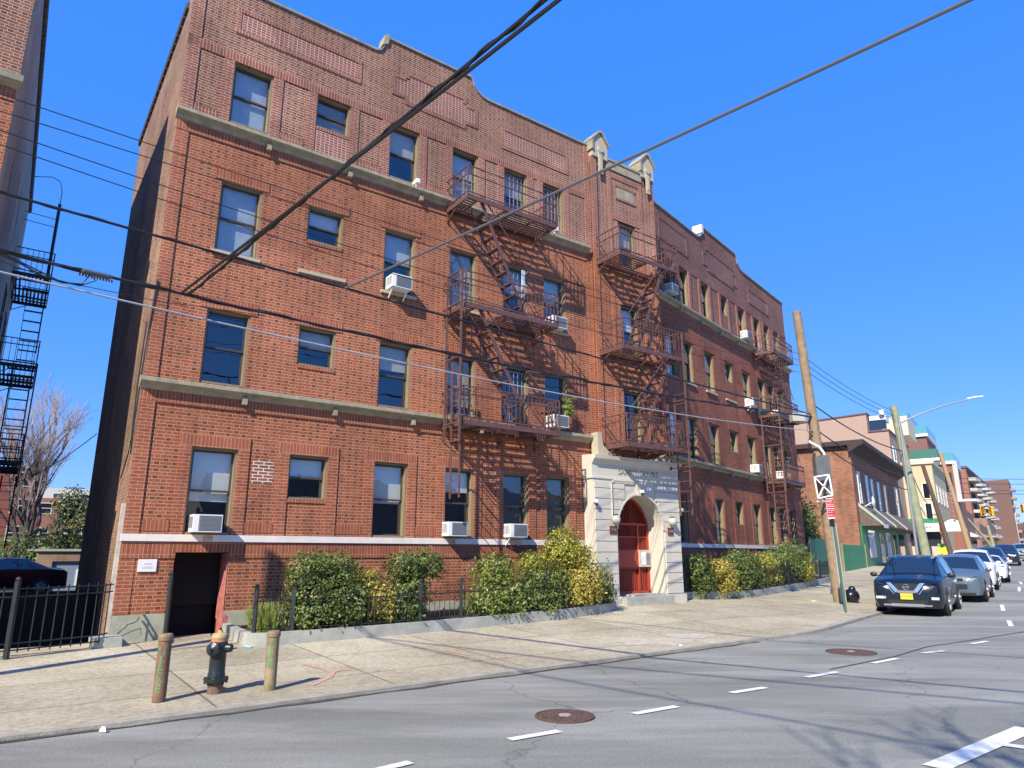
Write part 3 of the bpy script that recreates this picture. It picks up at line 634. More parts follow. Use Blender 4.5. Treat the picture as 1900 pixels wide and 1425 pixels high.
strips(tsb,BBTS,'upper_soldier_course',FB); strips(tq,brick('wing_top_stretcher',(.22,.085,.068),(.30,.125,.10),(.2,.1,.07),(.42,.28,.23),mode='stretch',L=.216),'upper_quoin',FB)
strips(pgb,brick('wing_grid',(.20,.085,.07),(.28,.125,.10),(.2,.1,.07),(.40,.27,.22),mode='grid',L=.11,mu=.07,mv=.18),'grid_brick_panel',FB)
strips([(10.65,11.45,.385,1.1),(10.65,11.45,3.49,4.12),(10.7,11.4,6.55,7.18)],BB,'brick_panel',FB,y=.05,yb=.06)
strips([(8.5,9.55,6.385,6.455,-.07),(10.5,11.6,6.39,6.46,-.06),(12.5,13.58,6.385,6.455,-.07),(6.5,7.55,6.385,6.455,-.07)],STONEW,'stone_sill',FB)
rs=random.Random(3)
for a,b_,z0,z1,fi,ci in WB: window(FB,a,b_,z0,z1,shade=(rs.choice([.35,.5,.5,.6,.9]),rs.choice([SHADE3,SHADE,SHADE2])) if rs.random()<.75 else None)
# ---- entrance tower
TY=-.12
WT=[(13.37,14.18,9.2,10.83),(13.35,14.12,6.2,7.86),(13.33,14.10,3.35,5.0)]
mb=MB(); grid_wall(mb,12.2,15.15,2.6,9.47,WT,TY); mb.raw=True
mb.quad((12.2,TY,2.6),(12.2,.1,2.6),(12.2,.1,9.47),(12.2,TY,9.47)); mb.quad((15.15,TY,2.6),(15.15,1.3,2.6),(15.15,1.3,9.47),(15.15,TY,9.47)); obj('tower_wall',mb,BR,AB,FA)
mb=MB(); grid_wall(mb,12.2,15.15,9.47,12.62,WT,TY); mb.raw=True
mb.quad((12.2,TY,9.47),(12.2,.1,9.47),(12.2,.1,12.62),(12.2,TY,12.62)); mb.quad((15.15,TY,9.47),(15.15,1.3,9.47),(15.15,1.3,13.0),(15.15,TY,13.0)); mb.quad((12.2,.3,12.6),(15.15,.3,12.6),(15.15,.3,13.0),(12.2,.3,13.0)); obj('tower_upper_wall',mb,BT,AB,FA)
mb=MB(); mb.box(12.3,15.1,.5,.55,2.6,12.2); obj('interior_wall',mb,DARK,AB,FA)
strips([(12.2,12.42,2.8,9.47,TY-.05),(15.0,15.16,2.8,9.47,TY-.04),(12.95,13.1,2.8,9.47,TY-.025),(14.42,14.57,2.8,9.47,TY-.025)],BRT,'tower_pilaster',FA)
strips([(12.2,12.42,9.47,12.85,TY-.05),(15.0,15.16,9.47,12.85,TY-.04),(12.95,13.1,9.47,12.62,TY-.025),(14.42,14.57,9.47,12.62,TY-.025)],BTT,'tower_upper_pilaster',FA)
strips([(13.1,14.42,10.83,11.06,TY-.02),(13.1,14.42,12.35,12.60,TY-.02),(13.3,14.25,11.62,11.70,TY-.03),(13.3,14.25,12.1,12.18,TY-.03),(12.42,12.62,12.55,12.84,TY-.02),(12.78,12.95,12.55,12.84,TY-.02),(14.57,14.72,12.55,12.84,TY-.02),(14.88,15.0,12.55,12.84,TY-.02)],BTS,'tower_soldier_course',FA)
strips([(13.35,14.2,7.86,8.1,TY-.02),(13.2,14.25,5.0,5.24,TY-.02)],BRS,'tower_soldier_course',FA)
strips([(13.38,14.17,11.70,12.1,TY-.012)],STONE,'stone_plaque',FA)
mb=MB(); mb.box(12.9,14.55,TY-.06,.3,12.62,12.92); mb.box(12.9,14.55,TY-.09,.34,12.92,13.0); obj('tower_coping',mb,STONE,AB,FA)
for k,(a,b_) in enumerate(((12.16,12.96),(14.44,15.2))):
    mb=MB(); c=(a+b_)/2; y0=TY-.10
    mb.prism([(a+.06,12.84),(b_-.06,12.84),(b_-.06,13.36),(c+.04,13.74),(c-.04,13.74),(a+.06,13.40)],'y',y0,.3)
    o=obj('pier_cap',mb,STONEW,AB,FA)
    mb=MB()
    for (p,q) in (((a,13.36),(c-.06,13.74)),((c-.06,13.74),(c+.06,13.76)),((c+.06,13.76),(b_,13.32))):
        mb.prism([(p[0],p[1]),(q[0],q[1]),(q[0],q[1]+.09),(p[0],p[1]+.09)],'y',y0-.06,.36)
    mb.box(a,a+.07,y0-.06,.36,13.05,13.42); obj('gable_moulding',mb,STONE,o,FA)
    mb=MB(); mb.box(c-.09,c+.09,y0-.03,y0+.01,12.25,13.05); mb.lathe([(.13,-.045),(.13,.01)],(c,y0,13.12),20,'y'); mb.lathe([(.095,-.06),(.095,.01)],(c,y0,13.12),20,'y'); mb.box(c-.055,c+.055,y0-.045,y0,12.38,12.95); obj('pendant_ornament',mb,STONEW,o,FA)
for q,sh_ in zip(WT,(SHADE3,SHADE,None)): window(FA,q[0],q[1],q[2],q[3],TY,(.5,sh_) if sh_ else None)
# ---- white portal
PY=-.40; cs=13.53; ra=.955; zs_=.72
mb=MB(); n=24; P=[(cs+ra*math.cos(math.pi-math.pi*k/n),zs_+ra*1.06*math.sin(math.pi*k/n)) for k in range(n+1)]
ztop=2.36
for k in range(n):
    (a,za),(b_,zb)=P[k],P[k+1]; mb.quad((a,PY,za),(b_,PY,zb),(b_,PY,ztop),(a,PY,ztop)); mb.quad((a,PY,za),(a,.28,za),(b_,.28,zb),(b_,PY,zb))
for sx in (cs-ra,cs+ra): mb.quad((sx,PY,-1.6),(sx,.28,-1.6),(sx,.28,zs_),(sx,PY,zs_))
mb.quad((11.66,PY,-1.6),(cs-ra,PY,-1.6),(cs-ra,PY,ztop),(11.66,PY,ztop)); mb.quad((cs+ra,PY,-1.6),(15.28,PY,-1.6),(15.28,PY,ztop),(cs+ra,PY,ztop))
mb.quad((11.66,PY,-1.6),(11.66,.05,-1.6),(11.66,.05,ztop),(11.66,PY,ztop)); mb.quad((15.28,PY,-1.6),(15.28,1.6,-1.6),(15.28,1.6,ztop),(15.28,PY,ztop)); mb.raw=True
obj('portal',mb,PORT,AB,FA)
z=-1.13; k=0
while z<2.0:
    h=.30
    for (a,b_,e) in ((11.69,12.52,-1),(14.55,15.25,1)):
        hh=min(h,2.06-z)
        a2,b2=a,b_
        if z>zs_+.25:
            w_=ra*math.sqrt(max(0,1-((min(z+h,zs_+ra)-zs_)/ra/1.06)**2))
            if e<0: b2=min(cs-ra*.98-.06+ (ra-w_)*.55,12.95)
            else: a2=max(cs+ra+.06-(ra-w_)*.55,14.15)
        obj('portal_block',MB().box(a2,b2,PY-.035,PY+.01,z+.010,z+hh-.010),PORT,AB,FA)
    z+=h
for a,b_ in ((11.6,12.6),(14.48,15.34)): obj('portal_plinth',MB().box(a,b_,PY-.07,PY+.01,-1.7,-1.15),PORT,AB,FA)
mb=MB()
for k in range(n):
    (a,za),(b_,zb)=P[k],P[k+1]; g=1.055
    f=lambda s_,z_:(cs+(s_-cs)*g,zs_+(z_-zs_)*g)
    A_,B_=f(a,za),f(b_,zb); mb.add([(a,PY-.04,za),(b_,PY-.04,zb),(B_[0],PY-.04,B_[1]),(A_[0],PY-.04,A_[1]),(a,PY,za),(b_,PY,zb),(B_[0],PY,B_[1]),(A_[0],PY,A_[1])],[(0,1,2,3),(0,4,5,1),(3,2,6,7)])
mb.prism([(cs-.13,zs_+ra*1.06-.02),(cs+.13,zs_+ra*1.06-.02),(cs+.2,2.12),(cs-.2,2.12)],'y',PY-.09,PY+.01); obj('arch_moulding',mb,PORT,AB,FA)
mb=MB(); ent=[(.0,2.14),(PY-.03,2.14),(PY-.03,2.19),(PY-.01,2.20),(PY-.01,2.56),(PY-.05,2.58),(PY-.09,2.66),(PY-.16,2.70),(PY-.18,2.80),(.0,2.84)]
mb.prism(ent,'x',11.62,15.32); obj('entablature',mb,PORT,AB,FA)
for sx,sg in ((12.02,1),(14.98,-1)):
    mb=MB(); mb.prism([(sx-.10*sg,2.84),(sx+.62*sg,2.84),(sx+.6*sg,2.90),(sx+.30*sg,2.98),(sx+.12*sg,3.12),(sx+.06*sg,3.4),(sx+.08*sg,3.5),(sx-.10*sg,3.5)],'y',PY+.02,-.10); obj('portal_scroll',mb,STONEW,AB,FA)
text_obj('lettering','SANDY COURT',.24,mat('letter_grey',(.30,.28,.22),.8),AB,FA,(13.53,PY-.018,2.38),.010,1.05)
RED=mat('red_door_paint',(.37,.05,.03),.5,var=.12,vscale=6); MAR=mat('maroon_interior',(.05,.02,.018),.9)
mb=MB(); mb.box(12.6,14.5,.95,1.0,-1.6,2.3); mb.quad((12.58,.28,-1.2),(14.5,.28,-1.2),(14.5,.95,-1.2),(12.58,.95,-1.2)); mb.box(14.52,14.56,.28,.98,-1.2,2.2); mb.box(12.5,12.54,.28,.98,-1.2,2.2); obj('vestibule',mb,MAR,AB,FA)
GATE=obj('entrance_gate',(lambda m:(m.box(12.58,12.68,.2,.27,-1.13,1.5),m.box(14.40,14.49,.2,.27,-1.13,1.35),m.box(12.6,14.48,.2,.27,-1.16,-1.06),m.box(12.6,14.48,.2,.27,.87,.94),m.box(12.6,14.48,.21,.26,-.42,-.37),m.box(12.6,14.48,.21,.26,.12,.17),m.box(12.6,14.48,.21,.26,.5,.54),m.box(13.98,14.04,.19,.27,-1.1,.9),m)[-1])(MB()),RED,AB,FA)
mb=MB()
for k in range(n):
    (a,za),(b_,zb)=P[k],P[k+1]; g=.94; A_=(cs+(a-cs)*g,zs_+(za-zs_)*g); B_=(cs+(b_-cs)*g,zs_+(zb-zs_)*g); mb.prism([(a,za),(b_,zb),B_,A_],'y',.2,.27)
obj('arched_frame',mb,RED,GATE,FA)
mb=MB(); mb.box(12.68,13.98,.21,.25,-.42,.16); mb.box(14.04,14.40,.21,.25,-.42,.16); obj('solid_panel',mb,RED,GATE,FA)
mb=MB(); s_=12.74
while s_<14.42:
    q=(s_-cs)/ra/.95; zt=zs_+ra*math.sqrt(max(0,1-q*q))
    mb.box(s_-.008,s_+.008,.222,.24,-1.1,-.40); mb.box(s_-.008,s_+.008,.222,.24,.15,zt)
    s_+=.072
obj('gate_bars',mb,RED,GATE,FA)
mb=MB(); mb.box(12.68,14.40,.30,.31,-1.1,-.4); mb.box(12.68,14.40,.30,.31,.14,.5); obj('mesh_backing',mb,mat('dark_red_mesh',(.18,.035,.022),.7),GATE,FA)
mb=MB(); mb.box(14.0,14.44,.12,.2,-.36,.14); ic=obj('intercom_box',mb,mat('cream_metal',(.55,.52,.42),.5),AB,FA)
mb=MB(); mb.box(14.06,14.24,.11,.125,-.30,.08); obj('notice',mb,WHITE,ic,FA); mb=MB(); mb.box(14.27,14.40,.11,.125,-.30,.05); obj('button_panel',mb,ACG,ic,FA)
for (a,b_,z0,z1,t_) in ((12.22,12.5,.57,.80,'144'),(14.66,14.9,.57,.80,'144')):
    o=obj('number_plaque',MB().box(a,b_,PY-.06,PY-.03,z0,z1),mat('plaque_brown',(.12,.05,.035),.6),AB,FA)
    text_obj('house_number',t_,.14,mat('plaque_digits',(.35,.22,.16),.6),o,FA,((a+b_)/2,PY-.064,(z0+z1)/2),.003)
for k,s_ in enumerate((12.40,14.80)):
    o=obj('wall_lamp',MB().lathe([(.03,0),(.03,.06),(.07,.08),(.07,.1)],(s_,PY-.13,.93+.1),12),IRONB,AB,FA)
    obj('lamp_globe',MB().ball((s_,PY-.14,.98),.125,16),mat('milk_glass',(.50,.49,.42),.25),o,FA,smooth=True)
mb=MB(); mb.tube([(12.33,PY-.06,1.05),(12.33,PY-.06,2.0),(12.36,PY-.06,2.08),(12.44,PY-.06,2.11),(13.3,PY-.06,2.11)],.022); obj('conduit',mb,PORT,AB,FA,smooth=True)
for (s_,y_,z_) in ((11.66,PY-.12,1.45),(cs,PY-.13,1.82),(15.3,PY-.1,1.35)):
    mb=MB(); mb.lathe([(.03,0),(.065,.03),(.065,.09),(.04,.11)],(s_,y_,z_-.05),10); mb.box(s_-.02,s_+.02,y_,y_+.12,z_,z_+.03); o=obj('security_camera',mb,WHITE,AB,FA); obj('lens_dome',MB().ball((s_,y_,z_-.06),.045,10),BLK,o,FA)
mb=MB(); mb.box(12.55,14.5,PY-.3,.3,-1.62,-1.17); mb.box(13.1,14.45,PY-.06,.2,-1.17,-1.13) ; obj('door_step',mb,KERBC,AB,FA)
# notice on wall
o=obj('notice_sign',MB().box(.32,.645,-.03,-.012,-.315,-.085),WHITE,AB,FA)
mb=MB(); TX=mat('grey_print',(.3,.31,.32),.7)
text_obj('print','NOTICE',.035,TX,o,FA,(.49,-.031,-.175),.001)
text_obj('print','NO TRESPASSING\nPRIVATE PROPERTY',.022,mat('pale_print',(.5,.5,.52),.7),o,FA,(.49,-.031,-.24),.001)
# wall cables on the corner
mb=MB(); mb.tube([(.02,-.05,5.5),(-.02,-.03,4.4),(-.04,-.03,3.5),(-.05,.02,2.4),(-.03,.1,1.9)],.014); mb.tube([(-.06,.04,4.6),(-.07,.1,3.2),(-.05,.12,2.2),(-.05,.3,1.9),(-.05,.9,1.5)],.012); obj('service_cable',mb,CABLE,AB,FA)
for s_,fi in ((.05,0),):
    mb=MB(); mb.box(-.07,-.0,.03,.12,-1.6,.95); obj('white_downpipe',mb,mat('chalky_white_paint',(.52,.49,.42),.8,var=.2),AB,FA)
strips([(-.02,.18,-1.9,-1.2,-.30)],CONC,'corner_block',FA,yb=.0) if False else None
# ---------------------------------------------------------------- fire escapes
def fire_escape(label,frame,s0,s1,y0,dep,levels,stairs,ladder_s,ladder_z,orn=True,dark=None,lw=.42,picket=None):
    m=dark or IRON; yf=y0-dep
    L=frame.w(s0,yf,levels[0]); T=thing('fire_escape',label,'fire escape',(L.x,L.y,L.z),0,'fire escapes on the brick front' if not dark else None)
    n=len(levels)
    for li,z in enumerate(levels):
        opening=None
        if li>0 or False: opening=stairs[li-1][:2]
        mb=MB(); t=.05
        mb.box(s0,s1,yf,yf+.03,z-.10,z+.03); mb.box(s0,s0+.03,yf+.03,y0,z-.10,z+.02); mb.box(s1-.03,s1,yf+.03,y0,z-.10,z+.02); mb.box(s0+.03,s1-.03,y0-.05,y0-.02,z-.08,z+.0)
        ns=9; dy=(dep-.06)/ns
        for k in range(ns):
            yy=yf+.05+k*dy
            a,b_=s0+.03,s1-.03
            if opening and yy<y0-.33 :
                mb.box(a,opening[0],yy,yy+.058,z-.006,z+.006); mb.box(opening[1],b_,yy,yy+.058,z-.006,z+.012)
            else: mb.box(a,b_,yy,yy+.058,z-.006,z+.012)
        if opening: 
            for s_ in opening: mb.box(s_-.02,s_+.02,yf+.03,y0-.3,z-.06,z)
        for k in range(1,4):
            s_=s0+(s1-s0)*k/4; 
            if not(opening and opening[0]<s_<opening[1]): mb.box(s_-.02,s_+.02,yf+.03,y0-.05,z-.07,z-.012)
        pl=obj('platform',mb,m,T,frame)
        for s_ in (s0+.04,(s0+s1)/2+.25,s1-.04):
            mb=MB(); mb.bar((s_,y0-.50,z-.09),(s_,y0-.01,z-.36),.025); mb.bar((s_,y0-.02,z-.05),(s_,y0-.02,z-.38),.03)
            obj('bracket',mb,m,pl,frame)
        # railing
        mb=MB(); h=.86; 
        def rail(p,q,hs):
            for hh in hs: mb.bar((p[0],p[1],z+hh),(q[0],q[1],z+hh),.028,.028)
        hs=(h,.62,.1) if li==n-1 else (h,.66,.08)
        rail((s0+.01,yf+.01),(s1-.01,yf+.01),hs); rail((s0+.01,yf+.01),(s0+.01,y0),hs); rail((s1-.01,yf+.01),(s1-.01,y0),hs)
        for s_ in (s0+.01,s1-.01): mb.box(s_-.016,s_+.016,yf,yf+.032,z-.05,z+h)
        k=s0
        pk=picket[li] if picket else ((s0,s1),)
        for (pa,pb) in pk:
            c=int((pb-pa)/.13)
            for q in range(c+1):
                s_=pa+(pb-pa)*q/max(1,c); mb.box(s_-.008,s_+.008,yf+.006,yf+.022,z+.02,z+h)
        for s_,cn in ((s0+.01,7),(s1-.01,7)):
            for q in range(1,cn): yy=yf+dep*q/cn; mb.box(s_-.008,s_+.008,yy-.008,yy+.008,z+.02,z+h)
        if li==0 and orn:
            for c in (s0+.28,s0+(s1-s0)*.42,s1-.28):
                for sg in (-1,1):
                    mb.bar((c,yf-.006,z+.80),(c+sg*.10,yf-.006,z+.47),.016); mb.bar((c+sg*.10,yf-.006,z+.47),(c,yf-.006,z+.14),.016)
                    mb.tube([(c+sg*(.05+.045*math.cos(a)),yf-.006,z+.78+.045*math.sin(a)) for a in [i*.9 for i in range(8)]],.007,5)
                    mb.tube([(c+sg*(.05+.045*math.cos(a)),yf-.006,z+.13+.045*math.sin(a)) for a in [i*.9 for i in range(8)]],.007,5)
        obj('railing',mb,m,pl,frame)
    for (a,b_,dr,sA,sB),zt,zb in zip(stairs,levels[1:],levels[:-1]):
        mb=MB(); ya,yb=yf+.10,yf+.60
        for yy in (ya,yb): mb.bar((sA,yy,zt),(sB,yy,zb+.02),.016,.10)
        ns=10
        for k in range(1,ns):
            q=k/ns; s_=sA+(sB-sA)*q; zz=zt+(zb-zt)*q; mb.box(s_-.065,s_+.065,ya,yb,zz-.012,zz+.012)
        st=obj('stair',mb,m,T,frame)
        mb=MB(); off=.62
        for yy in (ya-.02,):
            mb.bar((sA+dr*.10,yy,zt+off-.55),(sB+dr*.35,yy,zb+.02+off+.45),.026)
            for q in (.15,.5,.85):
                s_=sA+(sB-sA)*q; zz=zt+(zb-zt)*q; mb.bar((s_,yy,zz),(s_+dr*.30,yy,zz+.28),.02)
        obj('handrail',mb,m,st,frame)
    # drop ladder at one end
    if ladder_s is not None:
        mb=MB(); (zt,zb)=ladder_z; ya=yf+.02; yb=ya+lw; s_=ladder_s
        for yy in (ya,yb): mb.bar((s_,yy,zt),(s_,yy,zb),.03,.05)
        z=zb+.12
        while z<zt-.05: mb.bar((s_,ya,z),(s_,yb,z),.02); z+=.305
        obj('drop_ladder',mb,m,T,frame)
        mb=MB(); g0=levels[0]+(levels[1]-levels[0])+.86
        for yy in (ya-.05,yb+.25): mb.bar((s_-.05,yy,g0),(s_-.05,yy,levels[0]-.55),.045,.045)
        for zz in (g0,levels[1]-.0,levels[0]+1.6,levels[0]-.05,levels[0]-.5): mb.bar((s_-.05,ya-.05,zz),(s_-.05,yb+.25,zz),.03)
        obj('ladder_guide',mb,m,T,frame)
    return T
fire_escape('brown iron fire escape on the left half of the brick front, nearest the alley',FA,6.83,9.88,-.01,1.10,[3.17,6.2,9.22],[(7.2,8.1,1,7.30,8.95),(7.2,8.1,1,7.32,8.80)],6.74,(4.9,1.30),lw=.40,
  picket=[((6.85,7.35),(8.15,9.86)),((8.55,9.86),),((9.3,9.86),)])
fire_escape('brown iron fire escape on the narrow tower above the white portal',FA,12.30,14.93,-.14,1.08,[3.12,6.05,9.05],[(13.6,14.5,-1,14.45,12.95),(13.6,14.5,-1,14.35,13.0)],14.95,(5.0,1.15),lw=.45,
  picket=[((12.32,14.9),),((12.8,14.9),),((12.32,12.9),(14.05,14.9))])
fire_escape('brown iron fire escape at the far right end of the brick front',FB,14.1,16.95,-.01,.98,[3.2,6.22,9.24],[(14.6,15.5,1,14.9,16.3),(14.6,15.5,1,14.9,16.3)],14.02,(4.6,1.0),lw=.5,orn=False,
  picket=[((14.1,16.95),),((14.1,16.95),),((14.1,16.95),)])
mb=MB(); W=FA.w(8.72,-1.02,6.75)
for k in range(9): 
    z=.09*k; mb.add([(-.05-.012*math.sin(k),-.02,z),(.06+.015*math.sin(k*1.7),.0,z),(.06+.015*math.sin((k+1)*1.7),.0,z+.09),(-.05-.012*math.sin(k+1),-.02,z+.09),(-.04,.03,z),(.05,.035,z),(.05,.035,z+.09),(-.04,.03,z+.09)],[(0,1,2,3),(4,7,6,5),(0,3,7,4),(1,5,6,2)])
o=obj('hanging_cloth',mb,mat('pale_blue_cloth',(.52,.62,.72),.8)); o.location=W; o.rotation_euler=(0,0,FA.th); tag(o,'pale blue-white cloth hung at the foot of the upper stair of the left fire escape','cloth')
# ---------------------------------------------------------------- window air conditioners
def ac_proto():
    a=thing('air_conditioner','x','air conditioner')
    mb=MB(); mb.box(0,.54,-.34,.22,0,.34); obj('case',mb,WHITE,a)
    g=MB()
    for k in range(12): g.box(.12,.50,-.352,-.338,.035+k*.024,.047+k*.024)
    g.box(.10,.52,-.346,-.339,.025,.32); obj('grille',g,ACG,a)
    g=MB(); 
    for k in range(5): g.box(-.006,.002,-.28+k*.06,-.25+k*.06,.08,.30)
    obj('side_louvre',g,ACG,a)
    return a
ac0=ac_proto(); ac0['group']='window air conditioners on the brick front'
ACS=[(FA,1.15,.43,'white air conditioner in the ground floor window beside the basement door'),
(FA,6.93,.44,'white air conditioner in the ground floor window behind the fire escape drop ladder'),
(FA,8.80,.44,'white air conditioner with a bracket leg, low above the green and yellow hedge'),
(FA,5.16,6.50,'big white air conditioner casting a long shadow, third floor left of the fire escapes'),
(FA,10.32,6.47,'white air conditioner at the right end of the middle level of the left fire escape'),
(FA,10.30,3.51,'white air conditioner just above the lower cornice right of the left fire escape'),
(FB,5.3,9.68,'blue-white air conditioner on the upper cornice beside the tower fire escape'),
(FB,12.72,9.68,'white boxy air conditioner on the upper cornice of the right wing'),
(FB,12.75,6.50,'white air conditioner in the third floor window of the right wing'),
(FB,12.75,3.51,'white air conditioner above the lower cornice of the right wing'),
(FB,15.98,3.51,'small air conditioner on the lowest level of the far right fire escape'),
(FB,16.2,6.5,'small pale air conditioner on the middle level of the far right fire escape')]
for k,(f,s_,z_,lb) in enumerate(ACS):
    W=f.w(s_,0,z_)
    if k==0: a=ac0; a.location=W; a.rotation_euler=(0,0,f.th); a['label']=lb
    else: a=dup(ac0,W,f.th,lb)
    if k in (2,3,8):
        mb=MB(); mb.bar((.06,-.25,.0),(.06,-.02,-.22),.03); mb.bar((.46,-.25,.0),(.46,-.02,-.22),.03); mb.box(.04,.48,-.3,.0,-.03,0); obj('support_bracket',mb,WHITE,a)
# ---------------------------------------------------------------- planter kerbs, fences, shrubs
def wall_path(pts,w_,h,base=-.25):
    mb=MB(); P=[]
    for i,p in enumerate(pts):
        p=Vector(p); a=Vector(pts[max(0,i-1)]); b_=Vector(pts[min(len(pts)-1,i+1)]); d=(b_-a).normalized(); n=Vector((-d.y,d.x)); P.append((p+n*w_/2,p-n*w_/2,gz(p.x,p.y)))
    for i in range(len(P)-1):
        (a,b_,z0),(c,d,z1)=P[i],P[i+1]
        mb.add([(a.x,a.y,z0+base),(b_.x,b_.y,z0+base),(d.x,d.y,z1+base),(c.x,c.y,z1+base),(a.x,a.y,z0+h),(b_.x,b_.y,z0+h),(d.x,d.y,z1+h),(c.x,c.y,z1+h)],[(0,3,2,1),(4,5,6,7),(0,3,7,4),(1,5,6,2)]+([(0,1,5,4)] if i==0 else [])+([(2,3,7,6)] if i==len(P)-2 else []))
    return mb
def xy(f,s,y): q=f.w(s,y,0); return Vector((q.x,q.y))
PL1=[xy(FA,2.02,-.05),xy(FA,2.0,-1.4),xy(FA,2.03,-1.72),xy(FA,2.25,-1.86),xy(FA,4.3,-1.98),xy(FA,7.0,-1.90),xy(FA,9.5,-1.72),xy(FA,11.0,-1.42),xy(FA,11.6,-1.15),xy(FA,11.8,-.8),xy(FA,11.82,-.45)]
PL2=[xy(FB,3.75,-.78),xy(FB,5.5,-1.42),xy(FB,7.5,-1.75),xy(FB,11,-1.78),xy(FB,14.4,-1.68),xy(FB,17.5,-1.5),xy(FB,18.4,-1.2),xy(FB,18.6,-.1)]
p1=wall_path(PL1,.13,.21); tag(obj('planter_kerb',p1,KERBC),'long low grey concrete kerb round the hedge left of the portal','planter kerb')
p2=wall_path(PL2,.13,.21); tag(obj('planter_kerb',p2,KERBC),'low grey concrete kerb round the hedge right of the portal','planter kerb')
SOIL=mat('planter_soil',(.055,.042,.028),.95,var=.4,vscale=12,bump=.6)
def soil(path_,frame,s0,s1):
    mb=MB(); n=len(path_)
    vs=[]; 
    for p in path_:
        a,b_=frame.inv(p); q=xy(frame,min(max(a,s0),s1),.02); vs+=[(p.x,p.y,gz(p.x,p.y)+.13),(q.x,q.y,gz(q.x,q.y)+.15)]
    mb.add(vs,[(2*i,2*i+2,2*i+3,2*i+1) for i in range(n-1)]); return tag(obj('planting_bed',mb,SOIL),kind='structure')
soil(PL1,FA,2.0,11.85); soil(PL2,FB,3.6,18.6)
def pts_along(path_,step):
    out=[]; acc=0
    for i in range(len(path_)-1):
        a,b_=path_[i],path_[i+1]; L=(b_-a).length
        while acc<L: out.append(a+(b_-a)*(acc/L)); acc+=step
        acc-=L
    return out
def iron_fence(label,path_,h,zb,post_every=2.2,step=.125,m=IRONB,cat='fence',posts=None,rails=(.08,.80),tip=.06):
    c=path_[0]; T=thing('iron_fence',label,cat,(c.x,c.y,gz(c.x,c.y)+zb)); L=T.location
    loc=lambda p,z:(p.x-L.x,p.y-L.y,gz(p.x,p.y)+zb+z-L.z)
    for fr_ in rails:
        mb=MB()
        for i in range(len(path_)-1): mb.bar(loc(path_[i],h*fr_),loc(path_[i+1],h*fr_),.03,.02)
        obj('rail',mb,m,T)
    mb=MB()
    for p in pts_along(path_,step): mb.bar(loc(p,0.02),loc(p,h+tip*rnd.random()*.3),.014)
    obj('pickets',mb,m,T)
    for p in (posts or pts_along(path_,post_every)):
        mb=MB(); a=loc(p,-.06); mb.box(a[0]-.032,a[0]+.032,a[1]-.032,a[1]+.032,a[2],a[2]+h+.16); mb.ball((a[0],a[1],a[2]+h+.19),.045,8); obj('post',mb,m,T)
    return T
iron_fence('black iron railing along the hedge left of the portal',[xy(FA,2.08,-1.70),xy(FA,4.3,-1.95),xy(FA,7.0,-1.88),xy(FA,9.5,-1.70),xy(FA,11.0,-1.40),xy(FA,11.6,-1.12)],.68,.2,posts=[xy(FA,2.08,-1.70),xy(FA,2.75,-1.80),xy(FA,5.35,-1.93),xy(FA,6.35,-1.9),xy(FA,8.8,-1.76),xy(FA,10.9,-1.42)])
iron_fence('black iron railing along the hedge right of the portal',[xy(FB,3.9,-.86),xy(FB,5.5,-1.41),xy(FB,7.5,-1.74),xy(FB,11,-1.77),xy(FB,14.4,-1.66),xy(FB,17.5,-1.48)],.72,.2,post_every=2.4)
gt=iron_fence('open black iron gate at the left of the basement door',[xy(FA,.93,-.05),xy(FA,.80,-.72)],1.05,.02,posts=[xy(FA,.93,-.05)],cat='gate',rails=(.12,.85))
iron_fence('tall green-black iron fence closing the alley at the left edge',[xy(FA,-2.75,-1.22),xy(FA,-1.5,-.98),xy(FA,-.25,-.60),xy(FA,-.08,-.35)],1.02,.06,posts=[xy(FA,-1.52,-1.0)],step=.155,rails=(.06,.16,.86,.98),tip=.12)
tag(obj('step_block',MB().box(-.32,.15,-.55,-.05,-1.9,-1.42),KERBC,None,FA),'small pale concrete block at the foot of the building corner','concrete block')
def leafmat(name,c1,c2,c3,gloss=.45):
    m,n,N,K,b=nodemat(name); tc=N.new('ShaderNodeTexCoord'); 
    wn=N.new('ShaderNodeTexWhiteNoise'); wn.noise_dimensions='3D'; sn=N.new('ShaderNodeVectorMath'); sn.operation='SNAP'; sn.inputs[1].default_value=(.045,.045,.045); K.new(tc.outputs['Object'],sn.inputs[0]); K.new(sn.outputs[0],wn.inputs['Vector'])
    c=ramp(N,K,wn.outputs[0],[(.0,c1),(.5,c2),(1.,c3)]); 
    b.inputs['Roughness'].default_value=gloss; b.inputs['Specular IOR Level'].default_value=.6
    K.new(c,b.inputs['Base Color'])
    tr=N.new('ShaderNodeBsdfTranslucent'); K.new(c,tr.inputs[0]); mx=N.new('ShaderNodeMixShader'); mx.inputs[0].default_value=.28; out=[q for q in N if q.type=='OUTPUT_MATERIAL'][0]
    K.new(b.outputs[0],mx.inputs[1]); K.new(tr.outputs[0],mx.inputs[2]); K.new(mx.outputs[0],out.inputs[0]); return m
LG=leafmat('green_leaf',(.045,.080,.016),(.11,.165,.03),(.28,.33,.09))
LG2=leafmat('light_green_leaf',(.085,.13,.02),(.22,.28,.045),(.38,.43,.11))
LY=leafmat('yellow_leaf',(.20,.19,.02),(.50,.40,.05),(.68,.58,.20))
LYG=leafmat('yellow_green_leaf',(.10,.16,.02),(.36,.36,.035),(.60,.54,.10))
TWIG=mat('twig_bark',(.07,.05,.035),.9)
